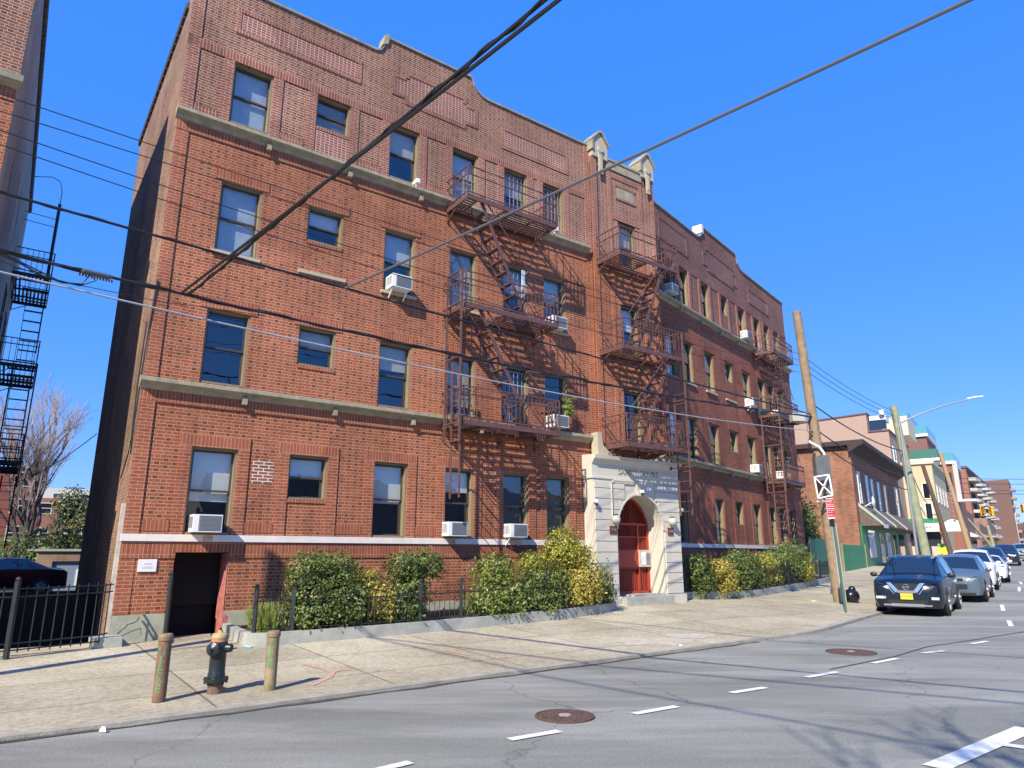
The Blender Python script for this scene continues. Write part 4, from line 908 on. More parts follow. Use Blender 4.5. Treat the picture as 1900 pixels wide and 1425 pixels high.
def leaves(mb,c,r,n,size,rg,shell=.35,flat=.9):
    for _ in range(n):
        v=Vector((rg.gauss(0,1),rg.gauss(0,1),rg.gauss(0,1))).normalized(); lump=1+.16*math.sin(7*v.x+3*c[0])+.13*math.sin(9*v.y+5*v.z)+.09*math.sin(17*v.z+c[1])+.06*math.sin(23*v.x+11*v.z)+(.16*rg.random() if rg.random()<.06 else 0)
        q=(1-shell*rg.random()**1.6)*lump
        p=Vector((c[0]+v.x*r[0]*q,c[1]+v.y*r[1]*q,c[2]+v.z*r[2]*q))
        nn=(v+Vector((rg.gauss(0,.55),rg.gauss(0,.55),rg.gauss(0,.55)+.25))).normalized(); u=nn.cross(Vector((rg.random()-.5,rg.random()-.5,rg.random()-.5))).normalized(); w2=nn.cross(u)
        s_=size*(.6+.8*rg.random()); a=u*s_; b_=w2*s_*.5
        mb.add([p-a,p-b_+nn*s_*.12,p+a,p+b_+nn*s_*.12],[(0,1,2,3)])
def shrub(label,frame,lobes,m,n,size=.04,cat='shrub',group=None,stem=True,m2=None):
    c=lobes[0]; W=frame.w(c[0],c[1],c[2]); g=gz(W.x,W.y)+.12
    T=thing('shrub',label,cat,(W.x,W.y,g),frame.th,group); rg=random.Random(int(c[0]*100)+len(label)*7)
    mb=MB(); mb.raw=True
    core=MB()
    tot=sum(l[3]*l[4]+l[4]*l[5]+l[3]*l[5] for l in lobes)
    for l in lobes:
        k=int(.85*n*(l[3]*l[4]+l[4]*l[5]+l[3]*l[5])/tot)
        P=frame.w(l[0],l[1],0); lc=((l[0]-c[0]),(l[1]-c[1])-.34,l[2]-g)
        leaves(mb,lc,(l[3]*1.12,l[4]*1.25,l[5]*1.12),k,size,rg,.45)
    if m2: 
        mb.mi=[1 if rg.random()<.13 else 0 for _ in mb.f]; obj('foliage',mb,[m,m2],T)
    else: obj('foliage',mb,m,T)
    st=MB()
    for l in lobes:
        lc=Vector(((l[0]-c[0]),(l[1]-c[1]),l[2]-g))
        for k in range(7):
            e=lc+Vector((rg.uniform(-.6,.6)*l[3],rg.uniform(-.6,.6)*l[4],rg.uniform(-.2,.7)*l[5])); b0=Vector((lc.x*.6+rg.uniform(-.06,.06),lc.y*.6+rg.uniform(-.05,.05),-.05))
            st.tube([b0,(b0+e)/2+Vector((rg.uniform(-.06,.06),rg.uniform(-.06,.06),0)),e],.012,5,r2=.004)
    obj('stems',st,TWIG,T)
    return T
shrub('largest rounded dark green bush, left end of the hedge',FA,[(3.45,-1.05,-.82,.66,.55,.58),(3.25,-.9,-.35,.42,.42,.38),(3.75,-.95,-.30,.42,.42,.30),(3.95,-1.1,-.95,.4,.5,.45),(3.05,-1.2,-1.15,.35,.4,.28)],LG,15000,.036,m2=LG2)
shrub('small yellow-leaved bush low between the two tall green bushes',FA,[(4.62,-1.25,-.98,.30,.32,.34),(4.45,-1.0,-.52,.24,.25,.20)],LY,3200,.034,m2=LYG)
shrub('tall green bush with two round heads left of the middle fence post',FA,[(5.3,-.9,-.28,.33,.36,.32),(5.85,-.85,-.25,.34,.36,.33),(5.35,-1.0,-.85,.42,.4,.42),(5.15,-1.15,-1.15,.5,.4,.24)],LG,9500,.036,m2=LG2)
shrub('round-headed light green bush above the dark low foliage',FA,[(7.62,-.95,-.38,.46,.42,.36),(7.3,-1.15,-1.05,.55,.45,.38),(7.9,-1.1,-1.0,.5,.45,.45)],LG2,9500,.036,m2=LG)
shrub('small yellow-green bush top beside the round-headed green bush',FA,[(8.80,-.85,-.2,.27,.3,.24)],LYG,1600,.034)
shrub('broad dark green bush in the middle of the hedge by the portal',FA,[(8.85,-1.05,-.72,.5,.45,.45),(8.8,-1.1,-1.1,.65,.45,.28),(9.35,-1.0,-.75,.42,.4,.5)],LG,9000,.036,m2=LG2)
shrub('tallest yellow bush, peaked top reaching the white band',FA,[(9.80,-.9,.22,.40,.38,.42),(10.2,-.85,-.0,.45,.38,.32),(9.6,-.9,-.02,.36,.36,.30)],LYG,6500,.036,m2=LY)
shrub('squarish yellow bush below the tallest yellow bush',FA,[(10.3,-1.05,-.72,.56,.42,.50),(9.95,-1.1,-.85,.42,.4,.42)],LY,6500,.034,m2=LYG)
shrub('narrow dark green bush touching the left side of the portal',FA,[(11.05,-.85,-.72,.32,.36,.44),(11.1,-.9,-1.0,.3,.34,.3)],LG,3500,.034)
shrub('green bush immediately right of the portal',FB,[(4.35,-.75,-.42,.42,.4,.42),(4.5,-.8,-.9,.4,.35,.4)],LG,3600,.04,m2=LG2)
shrub('yellow bush spilling over the railing right of the portal',FB,[(5.15,-1.1,-.42,.42,.42,.28),(5.4,-1.2,-.85,.34,.35,.42)],LY,3200,.038,m2=LYG)
shrub('wide green bush in the middle of the right hedge',FB,[(7.2,-1.0,-.42,.9,.5,.52),(7.9,-1.05,-.62,.75,.45,.58),(6.6,-1.1,-.8,.6,.45,.45)],LG,8500,.042,m2=LG2)
shrub('thin yellow streak of leaves between two green bushes of the right hedge',FB,[(9.55,-1.05,-.32,.42,.4,.35),(9.85,-1.15,-.9,.3,.35,.38)],LYG,2200,.04,m2=LY)
shrub('tall green bush at the far end of the right hedge',FB,[(12.9,-.95,.02,.95,.6,.55),(11.4,-1.0,-.2,1.1,.6,.45),(12.6,-1.05,-.6,1.3,.55,.55),(14.0,-.95,-.4,.75,.5,.6)],LG,10500,.045,m2=LG2)
shrub('yellow-tinged patch of leaves at the right end of the hedge',FB,[(13.3,-1.45,-.6,.3,.22,.52)],LY,1200,.042)
def grass_tuft(label,frame,s,y,h,n):
    W=frame.w(s,y,0); g=gz(W.x,W.y)+.12; T=MB(); rg=random.Random(5); T.raw=True
    for _ in range(n):
        a=rg.uniform(0,6.28); r_=rg.random()*.26; x,yy=r_*math.cos(a),r_*math.sin(a); hh=h*rg.uniform(.5,1); dx,dy=x*.6+rg.gauss(0,.05),yy*.6+rg.gauss(0,.05); w_=.006
        T.add([(x-w_,yy,0),(x+w_,yy,0),(x+dx*.5+w_*.8,yy+dy*.5,hh*.6),(x+dx*.5-w_*.8,yy+dy*.5,hh*.6),(x+dx,yy+dy,hh)],[(0,1,2,3),(3,2,4)])
    o=obj('grassy_plant',T,LG2); o.location=(W.x,W.y,g); tag(o,label,'plant')
grass_tuft('sparse upright grassy plant behind the railing near the hydrant',FA,2.48,-1.0,.62,600)
W=FA.w(10.95,-.25,3.75); T=thing('window_plant','leafy yellow-green plant hanging at the window right of the left fire escape','plant',W,FA.th)
q=MB(); q.raw=True; leaves(q,(0,0,.35),(.16,.14,.38),220,.055,random.Random(9),.6); obj('foliage',q,LG2,T); obj('pot',MB().lathe([(.07,0),(.1,.16),(.1,.18)],(0,0,-.12),10),mat('brown_pot',(.2,.09,.05),.8),T)
# ---------------------------------------------------------------- hydrant and bollards
hx,hy=-3.71,9.28; H=thing('fire_hydrant','black fire hydrant with an orange and tan bonnet between two posts','hydrant',(hx,hy,gz(hx,hy)),R(20))
H.scale=(.93,.93,.93); HB=mat('hydrant_black',(.018,.026,.028),.35,var=.3,vscale=12,bump=.2)
HS=.80/.80
mb=MB(); mb.lathe([(.10,-.03),(.10,.13),(.105,.14),(.155,.145),(.16,.19),(.115,.20),(.112,.24),(.105,.26),(.105,.50),(.115,.53),(.115,.62),(.105,.66)],n=24)
for k in range(8): a=k*math.pi/4; mb.lathe([(.012,0),(.012,.09)],(.137*math.cos(a),.137*math.sin(a),.12),6)
obj('barrel',mb,HB,H,smooth=True)
mb=MB(); mb.lathe([(.10,-.03),(.101,.12)],n=24); obj('base',mb,mat('rusty_base',(.16,.11,.08),.8,var=.3,vscale=10),H,smooth=True)
mb=MB(); mb.lathe([(.107,.655),(.107,.70)],n=24); bn=obj('bonnet_band',mb,mat('faded_orange',(.50,.22,.11),.6,var=.2),H,smooth=True)
mb=MB(); mb.lathe([(.112,.70),(.112,.715),(.10,.745),(.06,.765),(.035,.77),(.03,.80),(.02,.80)],n=24); obj('bonnet',mb,mat('tan_bonnet',(.42,.31,.15),.6,var=.2),H,smooth=True)
mb=MB(); mb.lathe([(.016,.80),(.016,.83)],n=6); obj('operating_nut',mb,HB,H)
def nozzle(name,ax,r0,L):
    mb=MB(); prof=[(r0*.75,0),(r0*.8,L*.35),(r0,L*.4),(r0*1.05,L*.6),(r0,L*.85),(r0*.55,L*.95),(r0*.25,L),(r0*.25,L*1.2)]
    mb.lathe(prof,n=18); o=obj(name,mb,HB,H,smooth=True); o.rotation_euler=(R(90),0,ax); o.location=(0,0,.57); return o
nozzle('pumper_nozzle',R(-28),.088,.19); nozzle('hose_nozzle',R(70),.055,.20)
def bollard(label,x,y,h,lean,gm,txt):
    T=thing('bollard',label,'bollard',(x,y,gz(x,y))); T['group']='rusty steel posts guarding the hydrant'
    mb=MB(); mb.lathe([(.075,-.03),(.075,h-.05)],n=20); p=obj('post',mb,gm,T,smooth=True)
    mb=MB(); mb.lathe([(.085,h-.055),(.087,h-.02),(.085,h),(.07,h+.018),(.001,h+.02)],n=20); obj('cap',mb,mat('tan_cap',(.25,.17,.10),.7,var=.35,vscale=12),T,smooth=True)
    g=mat('green_graffiti',(.05,.42,.16),.7,col2=(.10,.24,.09),vscale=12)
    for k,ch in enumerate(txt):
        me=text_mesh(ch,.13,.0); 
        for v in me.vertices: 
            a=v.co.x/.078; zz=v.co.z; v.co=(.078*math.sin(a+.1),-.078*math.cos(a+.1),zz+h-.17-k*.105)
        me.materials.clear(); me.materials.append(g); obj('graffiti',me,g,p)
    return T
bollard('rusty brown post with green graffiti left of the hydrant',-4.16,8.78,.74,0,mat('rust_brown',(.27,.15,.09),.7,col2=(.13,.07,.045),vscale=6,bump=.4),'NJEXE')
bollard('tan rusty post streaked with green paint right of the hydrant',-3.10,9.50,.70,0,mat('rust_tan',(.37,.27,.16),.7,col2=(.13,.13,.06),vscale=6,bump=.4),'VAE')
# ---------------------------------------------------------------- litter
def litter(name,label,cat,x,y,pts,h,m):
    mb=MB(); rg=random.Random(int(x*100)); n=len(pts); z=gz(x,y)+.006
    mb.add([(a,b_,0) for a,b_ in pts]+[(a*.55+rg.uniform(-.01,.01),b_*.55,h*rg.uniform(.6,1)) for a,b_ in pts]+[(0,0,h)],[(i,(i+1)%n,n+(i+1)%n,n+i) for i in range(n)]+[(n+i,n+(i+1)%n,2*n) for i in range(n)])
    o=obj(name,mb,m); o.location=(x,y,z); o.rotation_euler=(0,0,rg.random()*3); tag(o,label,cat)
circ=lambda r_,n=9,j=.3:[(r_*(1+j*math.sin(3*k+1))*math.cos(2*math.pi*k/n),r_*.6*(1+j*math.cos(5*k))*math.sin(2*math.pi*k/n)) for k in range(n)]
litter('plastic_bag','crumpled blue plastic bag on the sidewalk by the planter kerb','bag',-1.912,15.112,circ(0.14),0.09,mat('plastic_bag_-19',(0.03, 0.16, 0.55),.7))
litter('cardboard_scrap','torn brown cardboard lying by the planter kerb','cardboard',-1.404,15.546,circ(0.2),0.04,mat('cardboard_scrap_-14',(0.45, 0.32, 0.2),.7))
litter('paper_scrap','pale blue paper scrap beside the kerb near the hydrant','litter',-4.643,12.88,circ(0.1),0.03,mat('paper_scrap_-46',(0.25, 0.5, 0.7),.7))
litter('paper_scrap','tan paper scrap on the walk right of the portal','litter',9.264,26.377,circ(0.14),0.05,mat('paper_scrap_92',(0.6, 0.5, 0.38),.7))
litter('leaf_litter','small clump of green clippings on the walk below the right planter','litter',7.527,24.086,circ(0.15),0.04,mat('leaf_litter_75',(0.06, 0.08, 0.03),.7))
litter('paper_scrap','yellow scrap on the sidewalk left of the leaning pole','litter',10.113,24.172,circ(0.1),0.03,mat('paper_scrap_101',(0.7, 0.6, 0.2),.7))
litter('paper_scrap','little white scrap on the curb at the middle of the walk','litter',3.18,13.835,circ(0.06),0.03,mat('paper_scrap_31',(0.8, 0.8, 0.78),.7))
litter('cup','crushed pale paper cup lying in the gutter near the posts','litter',-4.102,7.554,circ(.045),0.05,mat('cup_-41',(0.7, 0.66, 0.58),.7))

# ---------------------------------------------------------------- neighbouring building on the left
FN=Frame(FA.w(-2.82,0,0).xy,-35.6)
NB=thing('apartment_building','tall brick and stucco neighbour cut off by the left edge, past the alley','building',(FN.o.x,FN.o.y,-1.7))
STUC=mat('stained_stucco',(.36,.31,.235),.85,var=.25,vscale=1.2,bump=.3)
def win_simple(parent,frame,a,b_,z0,z1,y,fm,gm=None,bars=True,t=.07):
    mb=MB(); mb.box(a,a+t,y-.03,y+.04,z0,z1); mb.box(b_-t,b_,y-.03,y+.04,z0,z1); mb.box(a+t,b_-t,y-.03,y+.04,z1-t,z1); mb.box(a-.03,b_+.03,y-.07,y+.04,z0-.06,z0)
    if bars: mb.box(a+t,b_-t,y-.025,y+.03,(z0+z1)/2-.03,(z0+z1)/2+.03)
    o=obj('window',mb,fm,parent,frame)
    obj('pane',MB().box(a+t*.5,b_-t*.5,y-.008,y+.02,z0,z1-t*.5),gm or CARGL,o,frame); return o
mb=MB(); mb.box(-12,-2.82,0,.3,-2,9.0); obj('front_wall',mb,BR,NB,FA)
mb=MB(); mb.box(-12,-2.82,0,.3,9.0,12.8); obj('upper_front_wall',mb,BT,NB,FA)
mb=MB(); mb.box(.3,15.45,.002,.3,-2.2,12.8); mb.box(.02,.32,.001,.2,-2.2,12.8); mb.box(15.2,15.45,.3,9,-2.2,12.8); mb.box(.3,15.2,.3,9,12.2,12.4); obj('side_wall',mb,STUC,NB,FN)
mb=MB()
for k in range(40): mb.lathe([(.08,-.17),(.08,.17)],(.3+k*.385,-.02,12.86),8,'x') 
mb.box(0,15.5,-.02,.3,12.8,12.86); obj('tile_coping',mb,MATS['clay_tile'],NB,FN)
mb=MB(); prof=[(0,8.76),(-.05,8.78),(-.2,8.86),(-.22,8.98),(0,9.03)]; mb.prism(prof,'x',-12,-2.74); obj('cornice',mb,STONE,NB,FA)
mb=MB(); mb.prism([(0,3.2),(-.2,3.3),(-.22,3.42),(0,3.47)],'x',-12,-2.74); obj('lower_cornice',mb,STONE,NB,FA)
mb=MB(); mb.box(-3.9,-2.82,-.02,.0,8.5,8.75); obj('soldier_course',mb,BRS,NB,FA)
for z0 in (6.2,3.0,.2):
    for a in (9.2,12.2): win_simple(NB,FN,a,a+1.0,z0,z0+1.6,-.0,FRM)
rg=random.Random(4); mb=MB()
for k in range(9):
    s_=rg.uniform(1,9); z=rg.uniform(5.5,11.5); h=rg.uniform(.5,1.9); mb.box(s_,s_+.035,-.003,.01,z-h,z)
obj('rust_streak',mb,mat('rust_streaks',(.12,.06,.035),.9,var=.3),NB,FN)
fire_escape('black fire escape silhouetted on the side of the left neighbour building',FN,11.6,15.0,0,1.07,[2.85,5.95,9.05],[(12.2,13.2,1,12.3,14.0),(12.2,13.2,1,12.3,14.0)],15.05,(2.7,.2),orn=False,dark=IRONB,picket=[((11.6,15.0),)]*3)
mb=MB(); 
mb.tube([(12.2,-.95,9.1),(12.2,-.95,12.0)],.05,8); mb.tube([(12.2,-.95,12.0),(12.2,-.95,12.5),(12.2,-.85,12.85),(12.2,-.6,12.95),(12.2,-.1,12.8)],.014,6)
for z in (11.1,11.4): mb.tube([(12.2,-.95,z),(12.2,0,z+.05)],.012,5)
tag(obj('drain_post',mb,IRONB,None,FN),'dark post with a thin hooked top rising above the left neighbour balcony','post')
mb=MB(); W=FA.w(-1.45,.3,0)
# ---------------------------------------------------------------- alley behind the fence
def box_thing(name,label,cat,x,y,h,w_,d_,z0,z1,m):
    T=thing(name,label,cat,(x,y,z0),R(90-h)); obj('body',MB().box(-w_/2,w_/2,-d_/2,d_/2,0,z1-z0),m,T); return T
FG=Frame((-23.1,34.6),56)
G=thing('garage','small tan brick garage with a blue-grey roller door behind the alley','garage',(FG.o.x,FG.o.y,-2.1))
TANB=brick('tan_brick',(.30,.20,.13),(.38,.26,.17),(.2,.12,.08),(.42,.34,.26),mode='stretch',L=.22)
mb=MB(); grid_wall(mb,0,4.7,-2.1,.16,[(.65,3.9,-2.1,-.32)],0,.15); mb.quad((0,0,-2.1),(0,5,-2.1),(0,5,.16),(0,0,.16)); mb.quad((4.7,0,-2.1),(4.7,5,-2.1),(4.7,5,.16),(4.7,0,.16)); mb.raw=True; obj('wall',mb,TANB,G,FG)
mb=MB()
for k in range(9): mb.box(.65,3.9,.12+.004*(k%2),.16,-2.1+k*.202,-2.1+k*.202+.2)
dr=obj('roller_door',mb,mat('blue_grey_door',(.22,.28,.36),.5),G,FG); obj('white_notice',MB().box(1.7,2.8,.10,.118,-1.5,-.7),WHITE,dr,FG)
mb=MB(); mb.box(-.1,4.8,-.1,5.1,.16,.27); obj('roof',mb,mat('grey_trim',(.4,.4,.36),.8),G,FG)
def facade_block(T,frame,s0,s1,z0,z1,dep,m,nw,nf,wm,ww=1.0,wh=1.4,zb=1.0,cap=None,fl=None,glass=None):
    obj('wall',MB().box(s0,s1,0,dep,z0,z1),m,T,frame)
    fl=fl or (z1-z0)/nf
    for j in range(nf):
        for i in range(nw):
            c=s0+(s1-s0)*(i+.5)/nw; win_simple(T,frame,c-ww/2,c+ww/2,z0+j*fl+zb,z0+j*fl+zb+wh,-.0,wm,glass)
    if cap: obj('cornice',MB().box(s0-.12,s1+.12,-.18,dep,z1,z1+.3),cap,T,frame)
REDFAR=mat('far_red_brick',(.26,.085,.055),.9,var=.15,vscale=1.5)
BRNFAR=mat('far_brown_brick',(.29,.13,.085),.9,var=.12,vscale=1.5)
F1=Frame((-52.5,52.5),52); T=thing('apartment_block','red brick apartment block with paired white windows far behind the alley','building',(F1.o.x,F1.o.y,-2))
facade_block(T,F1,0,14.2,-2,7.2,12,REDFAR,5,4,mat('white_trim',(.72,.72,.7),.6),1.5,1.2,.9)
F2=Frame((-57,76),60); T=thing('apartment_block','lower brown brick block with white balcony lines beyond the bare tree','building',(F2.o.x,F2.o.y,-2))
facade_block(T,F2,0,13,-2,6.2,12,BRNFAR,4,3,MATS['white_trim'],2.0,1.2,1.0)
F3=Frame((-76,108),62); T=thing('apartment_block','pale distant apartment tower over the evergreen tree','building',(F3.o.x,F3.o.y,-2))
facade_block(T,F3,0,16,-2,10.2,12,mat('far_pale_wall',(.52,.49,.44),.9),5,4,MATS['white_trim'],1.6,1.3,1.0)
# bare tree
BARK=mat('grey_bark',(.12,.095,.08),.9,var=.3,vscale=10); TWG=mat('fine_twigs',(.30,.235,.21),.9)
def bare_tree(label,x,y,z,h,r0,seed,spread=1.0,tw=True,cat='tree',levels=6,tmin=.010):
    rg=random.Random(seed); T=thing('bare_tree',label,cat,(x,y,z)); tr=MB(); fine=MB()
    def grow(p,d,L,r_,lv):
        n=3; pts=[p]; dd=d.copy()
        for i in range(n):
            dd=(dd+Vector((rg.gauss(0,.09),rg.gauss(0,.09),.07))).normalized(); pts.append(pts[-1]+dd*L/n)
        (tr if r_>.03 else fine).tube(pts,r_,6 if r_>.05 else 4 if r_>.03 else 3,False,r_*.62)
        if lv<=0: return
        k=7 if lv==levels else 3 if lv>2 else rg.choice([3,4])
        for i in range(k):
            a=rg.uniform(0,6.28); t=rg.uniform(.16,.50)*spread*(.8 if lv==levels else 1); u=dd.orthogonal().normalized(); v=dd.cross(u); nd=(dd+(u*math.cos(a)+v*math.sin(a))*t+Vector((0,0,.10))).normalized()
            st=pts[-1] if i<2 else pts[rg.choice([1,2])]
            grow(st,nd,L*rg.uniform(.62,.84),max(tmin,r_*(.42 if lv==levels else .55)),lv-1)
    grow(Vector((0,0,0)),Vector((.02,0,1)),h*.26,r0,levels)
    obj('trunk',tr,BARK,T,smooth=True); obj('twigs',fine,TWG,T); return T
bare_tree('large bare vase-shaped tree behind the alley, left of the building',-31.0,45.2,-2,16.0,.42,11,1.25,tmin=.0085)
def leafy_tree(label,x,y,z,lobes,m,n,size,name='evergreen_tree',trunk=.2,m2=None):
    T=thing(name,label,'tree',(x,y,z)); rg=random.Random(len(label)); mb=MB(); mb.raw=True
    tot=sum(l[3]*l[4]+l[4]*l[5]+l[3]*l[5] for l in lobes)
    for l in lobes: leaves(mb,l[:3],l[3:6],int(n*(l[3]*l[4]+l[4]*l[5]+l[3]*l[5])/tot),size,rg,.5)
    if m2: mb.mi=[1 if rg.random()<.25 else 0 for _ in mb.f]; obj('crown',mb,[m,m2],T)
    else: obj('crown',mb,m,T)
    t=MB(); top=max(l[2]+l[5]*.7 for l in lobes); t.tube([(0,0,-.3),(.05,.03,top*.5),(0,0,top)],trunk,8,True,trunk*.3)
    for l in lobes[:6]: t.tube([(0,0,top*.3),(l[0]*.7,l[1]*.7,l[2])],trunk*.35,5,False,trunk*.12)
    obj('trunk',t,BARK,T,smooth=True); return T
leafy_tree('dense dark evergreen tree behind the tan garage',-28.4,43.9,-2.6,[(0,0,1.9,2.2,2.0,1.6),(1.2,.3,4.1,1.7,1.7,1.6),(-1.2,0,2.8,1.4,1.5,1.2),(.8,0,5.6,1.0,1.0,1.1),(-1.7,-.3,1.2,1.4,1.3,1.0)],leafmat('evergreen_needles',(.015,.028,.014),(.04,.06,.025),(.10,.12,.04)),9000,.11,m2=LG2)
# ---------------------------------------------------------------- utility poles, street lamps
WOOD=mat('weathered_pole_wood',(.20,.14,.085),.85,col2=(.33,.25,.16),vscale=5,bump=.3)
WOODG=mat('green_treated_wood',(.22,.24,.15),.85,col2=(.33,.36,.24),vscale=4,bump=.3)
STEEL=mat('galvanised_steel',(.42,.46,.48),.35,metal=.6)
def pole(label,base,top,r0,r1,m,z=None,cat='utility pole'):
    x,y=base; zz=gz(x,y) if z is None else z; T=thing('utility_pole',label,cat,(x,y,zz)); mb=MB(); e=Vector((top[0]-x,top[1]-y,top[2]-zz)); mb.tube([(0,0,-.4),e*.5,e],r0,14,True,r1); obj('shaft',mb,m,T,smooth=True); return T
T=pole('tall brown wooden utility pole leaning left at the curb behind the sign',(10.99,24.15),(10.53,24.15,8.72),.205,.15,WOOD)
bz=T.location.z
mb=MB(); mb.box(-.52,-.30,-.42,-.14,3.95,4.85); mb.box(-.29,-.02,-.40,-.16,3.5,4.9); obj('meter_cabinet',mb,mat('grey_box',(.12,.125,.13),.5,var=.15),T)
mb=MB(); mb.tube([(-.12,-.3,4.8),(-.16,-.3,5.0),(-.3,-.3,5.2),(-.62,-.25,5.4)],.045,10); obj('conduit_elbow',mb,WHITE,T,smooth=True)
mb=MB(); mb.tube([(-.05,-.22,0),(-.10,-.22,2.6)],.035,8); mb.tube([(.12,-.16,0),(.05,-.16,2.6)],.02,6); obj('conduit',mb,mat('grey_conduit',(.36,.36,.37),.5),T)
mb=MB(); q=[(-.72,4.12),(-.21,4.20),(-.16,3.50),(-.66,3.40)]
for i in range(4): mb.bar((q[i][0],-.62,q[i][1]),(q[(i+1)%4][0],-.62,q[(i+1)%4][1]),.045)
for i,j in ((0,2),(1,3)): mb.bar((q[i][0],-.62,q[i][1]),(q[j][0],-.62,q[j][1]),.04)
mb.bar((-.68,-.60,3.30),(-.10,-.15,3.34),.04); obj('white_cross_frame',mb,WHITE,T)
mb=MB()
for k in range(4): 
    z=8.25-.22*k; mb.lathe([(.02,-.16),(.045,-.13),(.03,-.09),(.045,-.05),(.03,0),(.045,.03),(.02,.06)],(-.46+.02*k,-.02,z),8); mb.bar((-.33,0,z),(-.48,0,z),.02)
obj('insulators',mb,mat('blue_glazed',(.03,.04,.12),.2),T)
mb=MB(); mb.box(-1.05,-.62,-.15,.15,6.15,6.42); mb.tube([(-.62,0,6.4),(-.3,-.05,6.55),(-.18,0,6.5)],.015); bx=obj('terminal_box',mb,mat('beige_grey_metal',(.42,.41,.36),.6),T)
mb=MB()
for rr,zz in ((.22,5.9),(.17,5.6),(.25,5.3)): mb.tube([(-.35+rr*math.cos(a),-.12,zz+rr*1.3*math.sin(a)) for a in [i*.45 for i in range(14)]],.010,5)
mb.tube([(-.45,-.1,6.0),(-.55,-.1,5.3),(-.40,-.15,4.9),(-.25,-.25,4.75)],.014,6); mb.tube([(-.40,-.1,6.0),(-.25,-.1,5.6),(-.2,-.1,4.9)],.012,6); obj('hanging_wires',mb,CABLE,T)
T=pole('dark wooden utility pole beside the camera, outside the left edge',(-9.35,6.1),(-9.2,6.15,8.0),.15,.12,WOOD)
T=pole('greenish treated wooden pole behind the parked dark car',(17.75,30.2),(17.05,30.2,6.45),.20,.15,WOODG)
T=pole('thin dark red-brown pole beyond the shop awning',(24.3,38.9),(23.0,38.6,4.9),.15,.10,mat('dark_red_wood',(.12,.07,.05),.8))
for k in range(9): obj('insulator',MB().lathe([(.03,0),(.09,.03),(.05,.06),(.09,.09),(.03,.12)],(.21,0,3.0+.24*k),8),STEEL,T)
T=pole('tall tan wooden pole in front of the brown balcony building',(32.9,50.6),(31.3,50.2,7.3),.2,.13,mat('tan_wood',(.40,.27,.15),.8))
T=pole('pale distant pole right of the yellow traffic lights',(63.9,93.0),(59.5,92,4.8),.2,.14,WOODG)
T=pole('slanting grey pole carrying the middle traffic lights',(50.5,74.0),(50.0,74.0,3.0),.17,.14,WOODG)
LP=thing('street_lamp','slim silver street lamp with a long arm over the road','street lamp',(15.95,27.95,gz(15.95,27.95)))
g0=LP.location.z; mb=MB(); mb.tube([(0,0,-.2),(0,0,5.6-g0)],.062,12,True,.04); mb.lathe([(.13,0),(.13,.4),(.09,.6)],n=12); obj('shaft',mb,STEEL,LP,smooth=True)
AR=Vector((2.75,-.25,.95)); mb=MB(); z0=5.25-g0
mb.tube([(0,0,z0),AR*.3+Vector((0,0,z0+.07)),AR*.65+Vector((0,0,z0+.08)),AR+Vector((0,0,z0-.02))],.04,8,True,.03); obj('arm',mb,STEEL,LP,smooth=True)
mb=MB(); e=AR+Vector((0,0,z0)); d=Vector((1,-.09,.14)).normalized(); n=Vector((.09,1,0)).normalized()
for a,b_,w_ in ((0,.22,.07),(.18,.62,.13)):
    P0=e+d*a; P1=e+d*b_; mb.add([P0-n*w_,P0+n*w_,P1+n*w_*.8,P1-n*w_*.8,P0-n*w_+Vector((0,0,.07)),P0+n*w_+Vector((0,0,.07)),P1+n*w_*.8+Vector((0,0,.045)),P1-n*w_*.8+Vector((0,0,.045))],[(0,3,2,1),(4,5,6,7),(0,1,5,4),(1,2,6,5),(2,3,7,6),(3,0,4,7)])
obj('lamp_head',mb,mat('pale_lamp_metal',(.62,.66,.66),.4),LP)
for k,(x,y,a) in enumerate(((66,92,0),(84,112,0))):
    L2=thing('street_lamp','distant curved street lamp %s'%('right of the dark red tower' if k==0 else 'farthest down the street'),'street lamp',(x,y,gz(x,y))); mb=MB(); mb.tube([(0,0,0),(0,0,5.2),(.3,0,6.1),(1.0,-.1,6.7),(2.4,-.2,6.9)],.08,8,True,.05); obj('shaft',mb,STEEL,L2,smooth=True); obj('lamp_head',MB().box(2.3,3.0,-.35,-.1,6.82,6.96),MATS['pale_lamp_metal'],L2)
# ---------------------------------------------------------------- cables
def cable(label,A_,B_,sag,r_,m=CABLE,n=28,extra=None,name='overhead_cable'):
    A_=Vector(A_);B_=Vector(B_); pts=[A_+(B_-A_)*(k/n)-Vector((0,0,sag*4*(k/n)*(1-k/n))) for k in range(n+1)]
    mb=MB(); C0=A_.copy()
    mb.tube([p-C0 for p in pts],r_,6)
    if extra:
        for (ro,rr,f) in extra:
            q=[]
            for k in range(n*6+1):
                t=k/(n*6); p=A_+(B_-A_)*t-Vector((0,0,sag*4*t*(1-t))); d=(B_-A_).normalized(); u=d.cross(Vector((0,0,1))).normalized(); v=u.cross(d); an=t*f; q.append(p+u*math.cos(an)*ro+v*math.sin(an)*ro-C0)
            mb.tube(q,rr,5)
    o=obj(name,mb,m); o.location=C0; tag(o,label,'cable'); return pts
Lx,Ly=-9.3,6.15; Rx,Ry=10.70,24.1
cable('upper thick black cable crossing the facade from the left edge to the leaning pole',(Lx,Ly,4.72),(Rx,Ry,4.84),.06,.020,extra=[(.02,.010,160)])
cable('thickest bundled black cable crossing the facade to the leaning pole',(Lx,Ly,3.94),(Rx,Ry,4.76),.34,.022,extra=[(.024,.014,120),(.03,.010,-90)])
cable('silvery grey cable lowest across the facade',(Lx,Ly,3.72),(Rx,Ry,4.25),.40,.014,CABLEG)
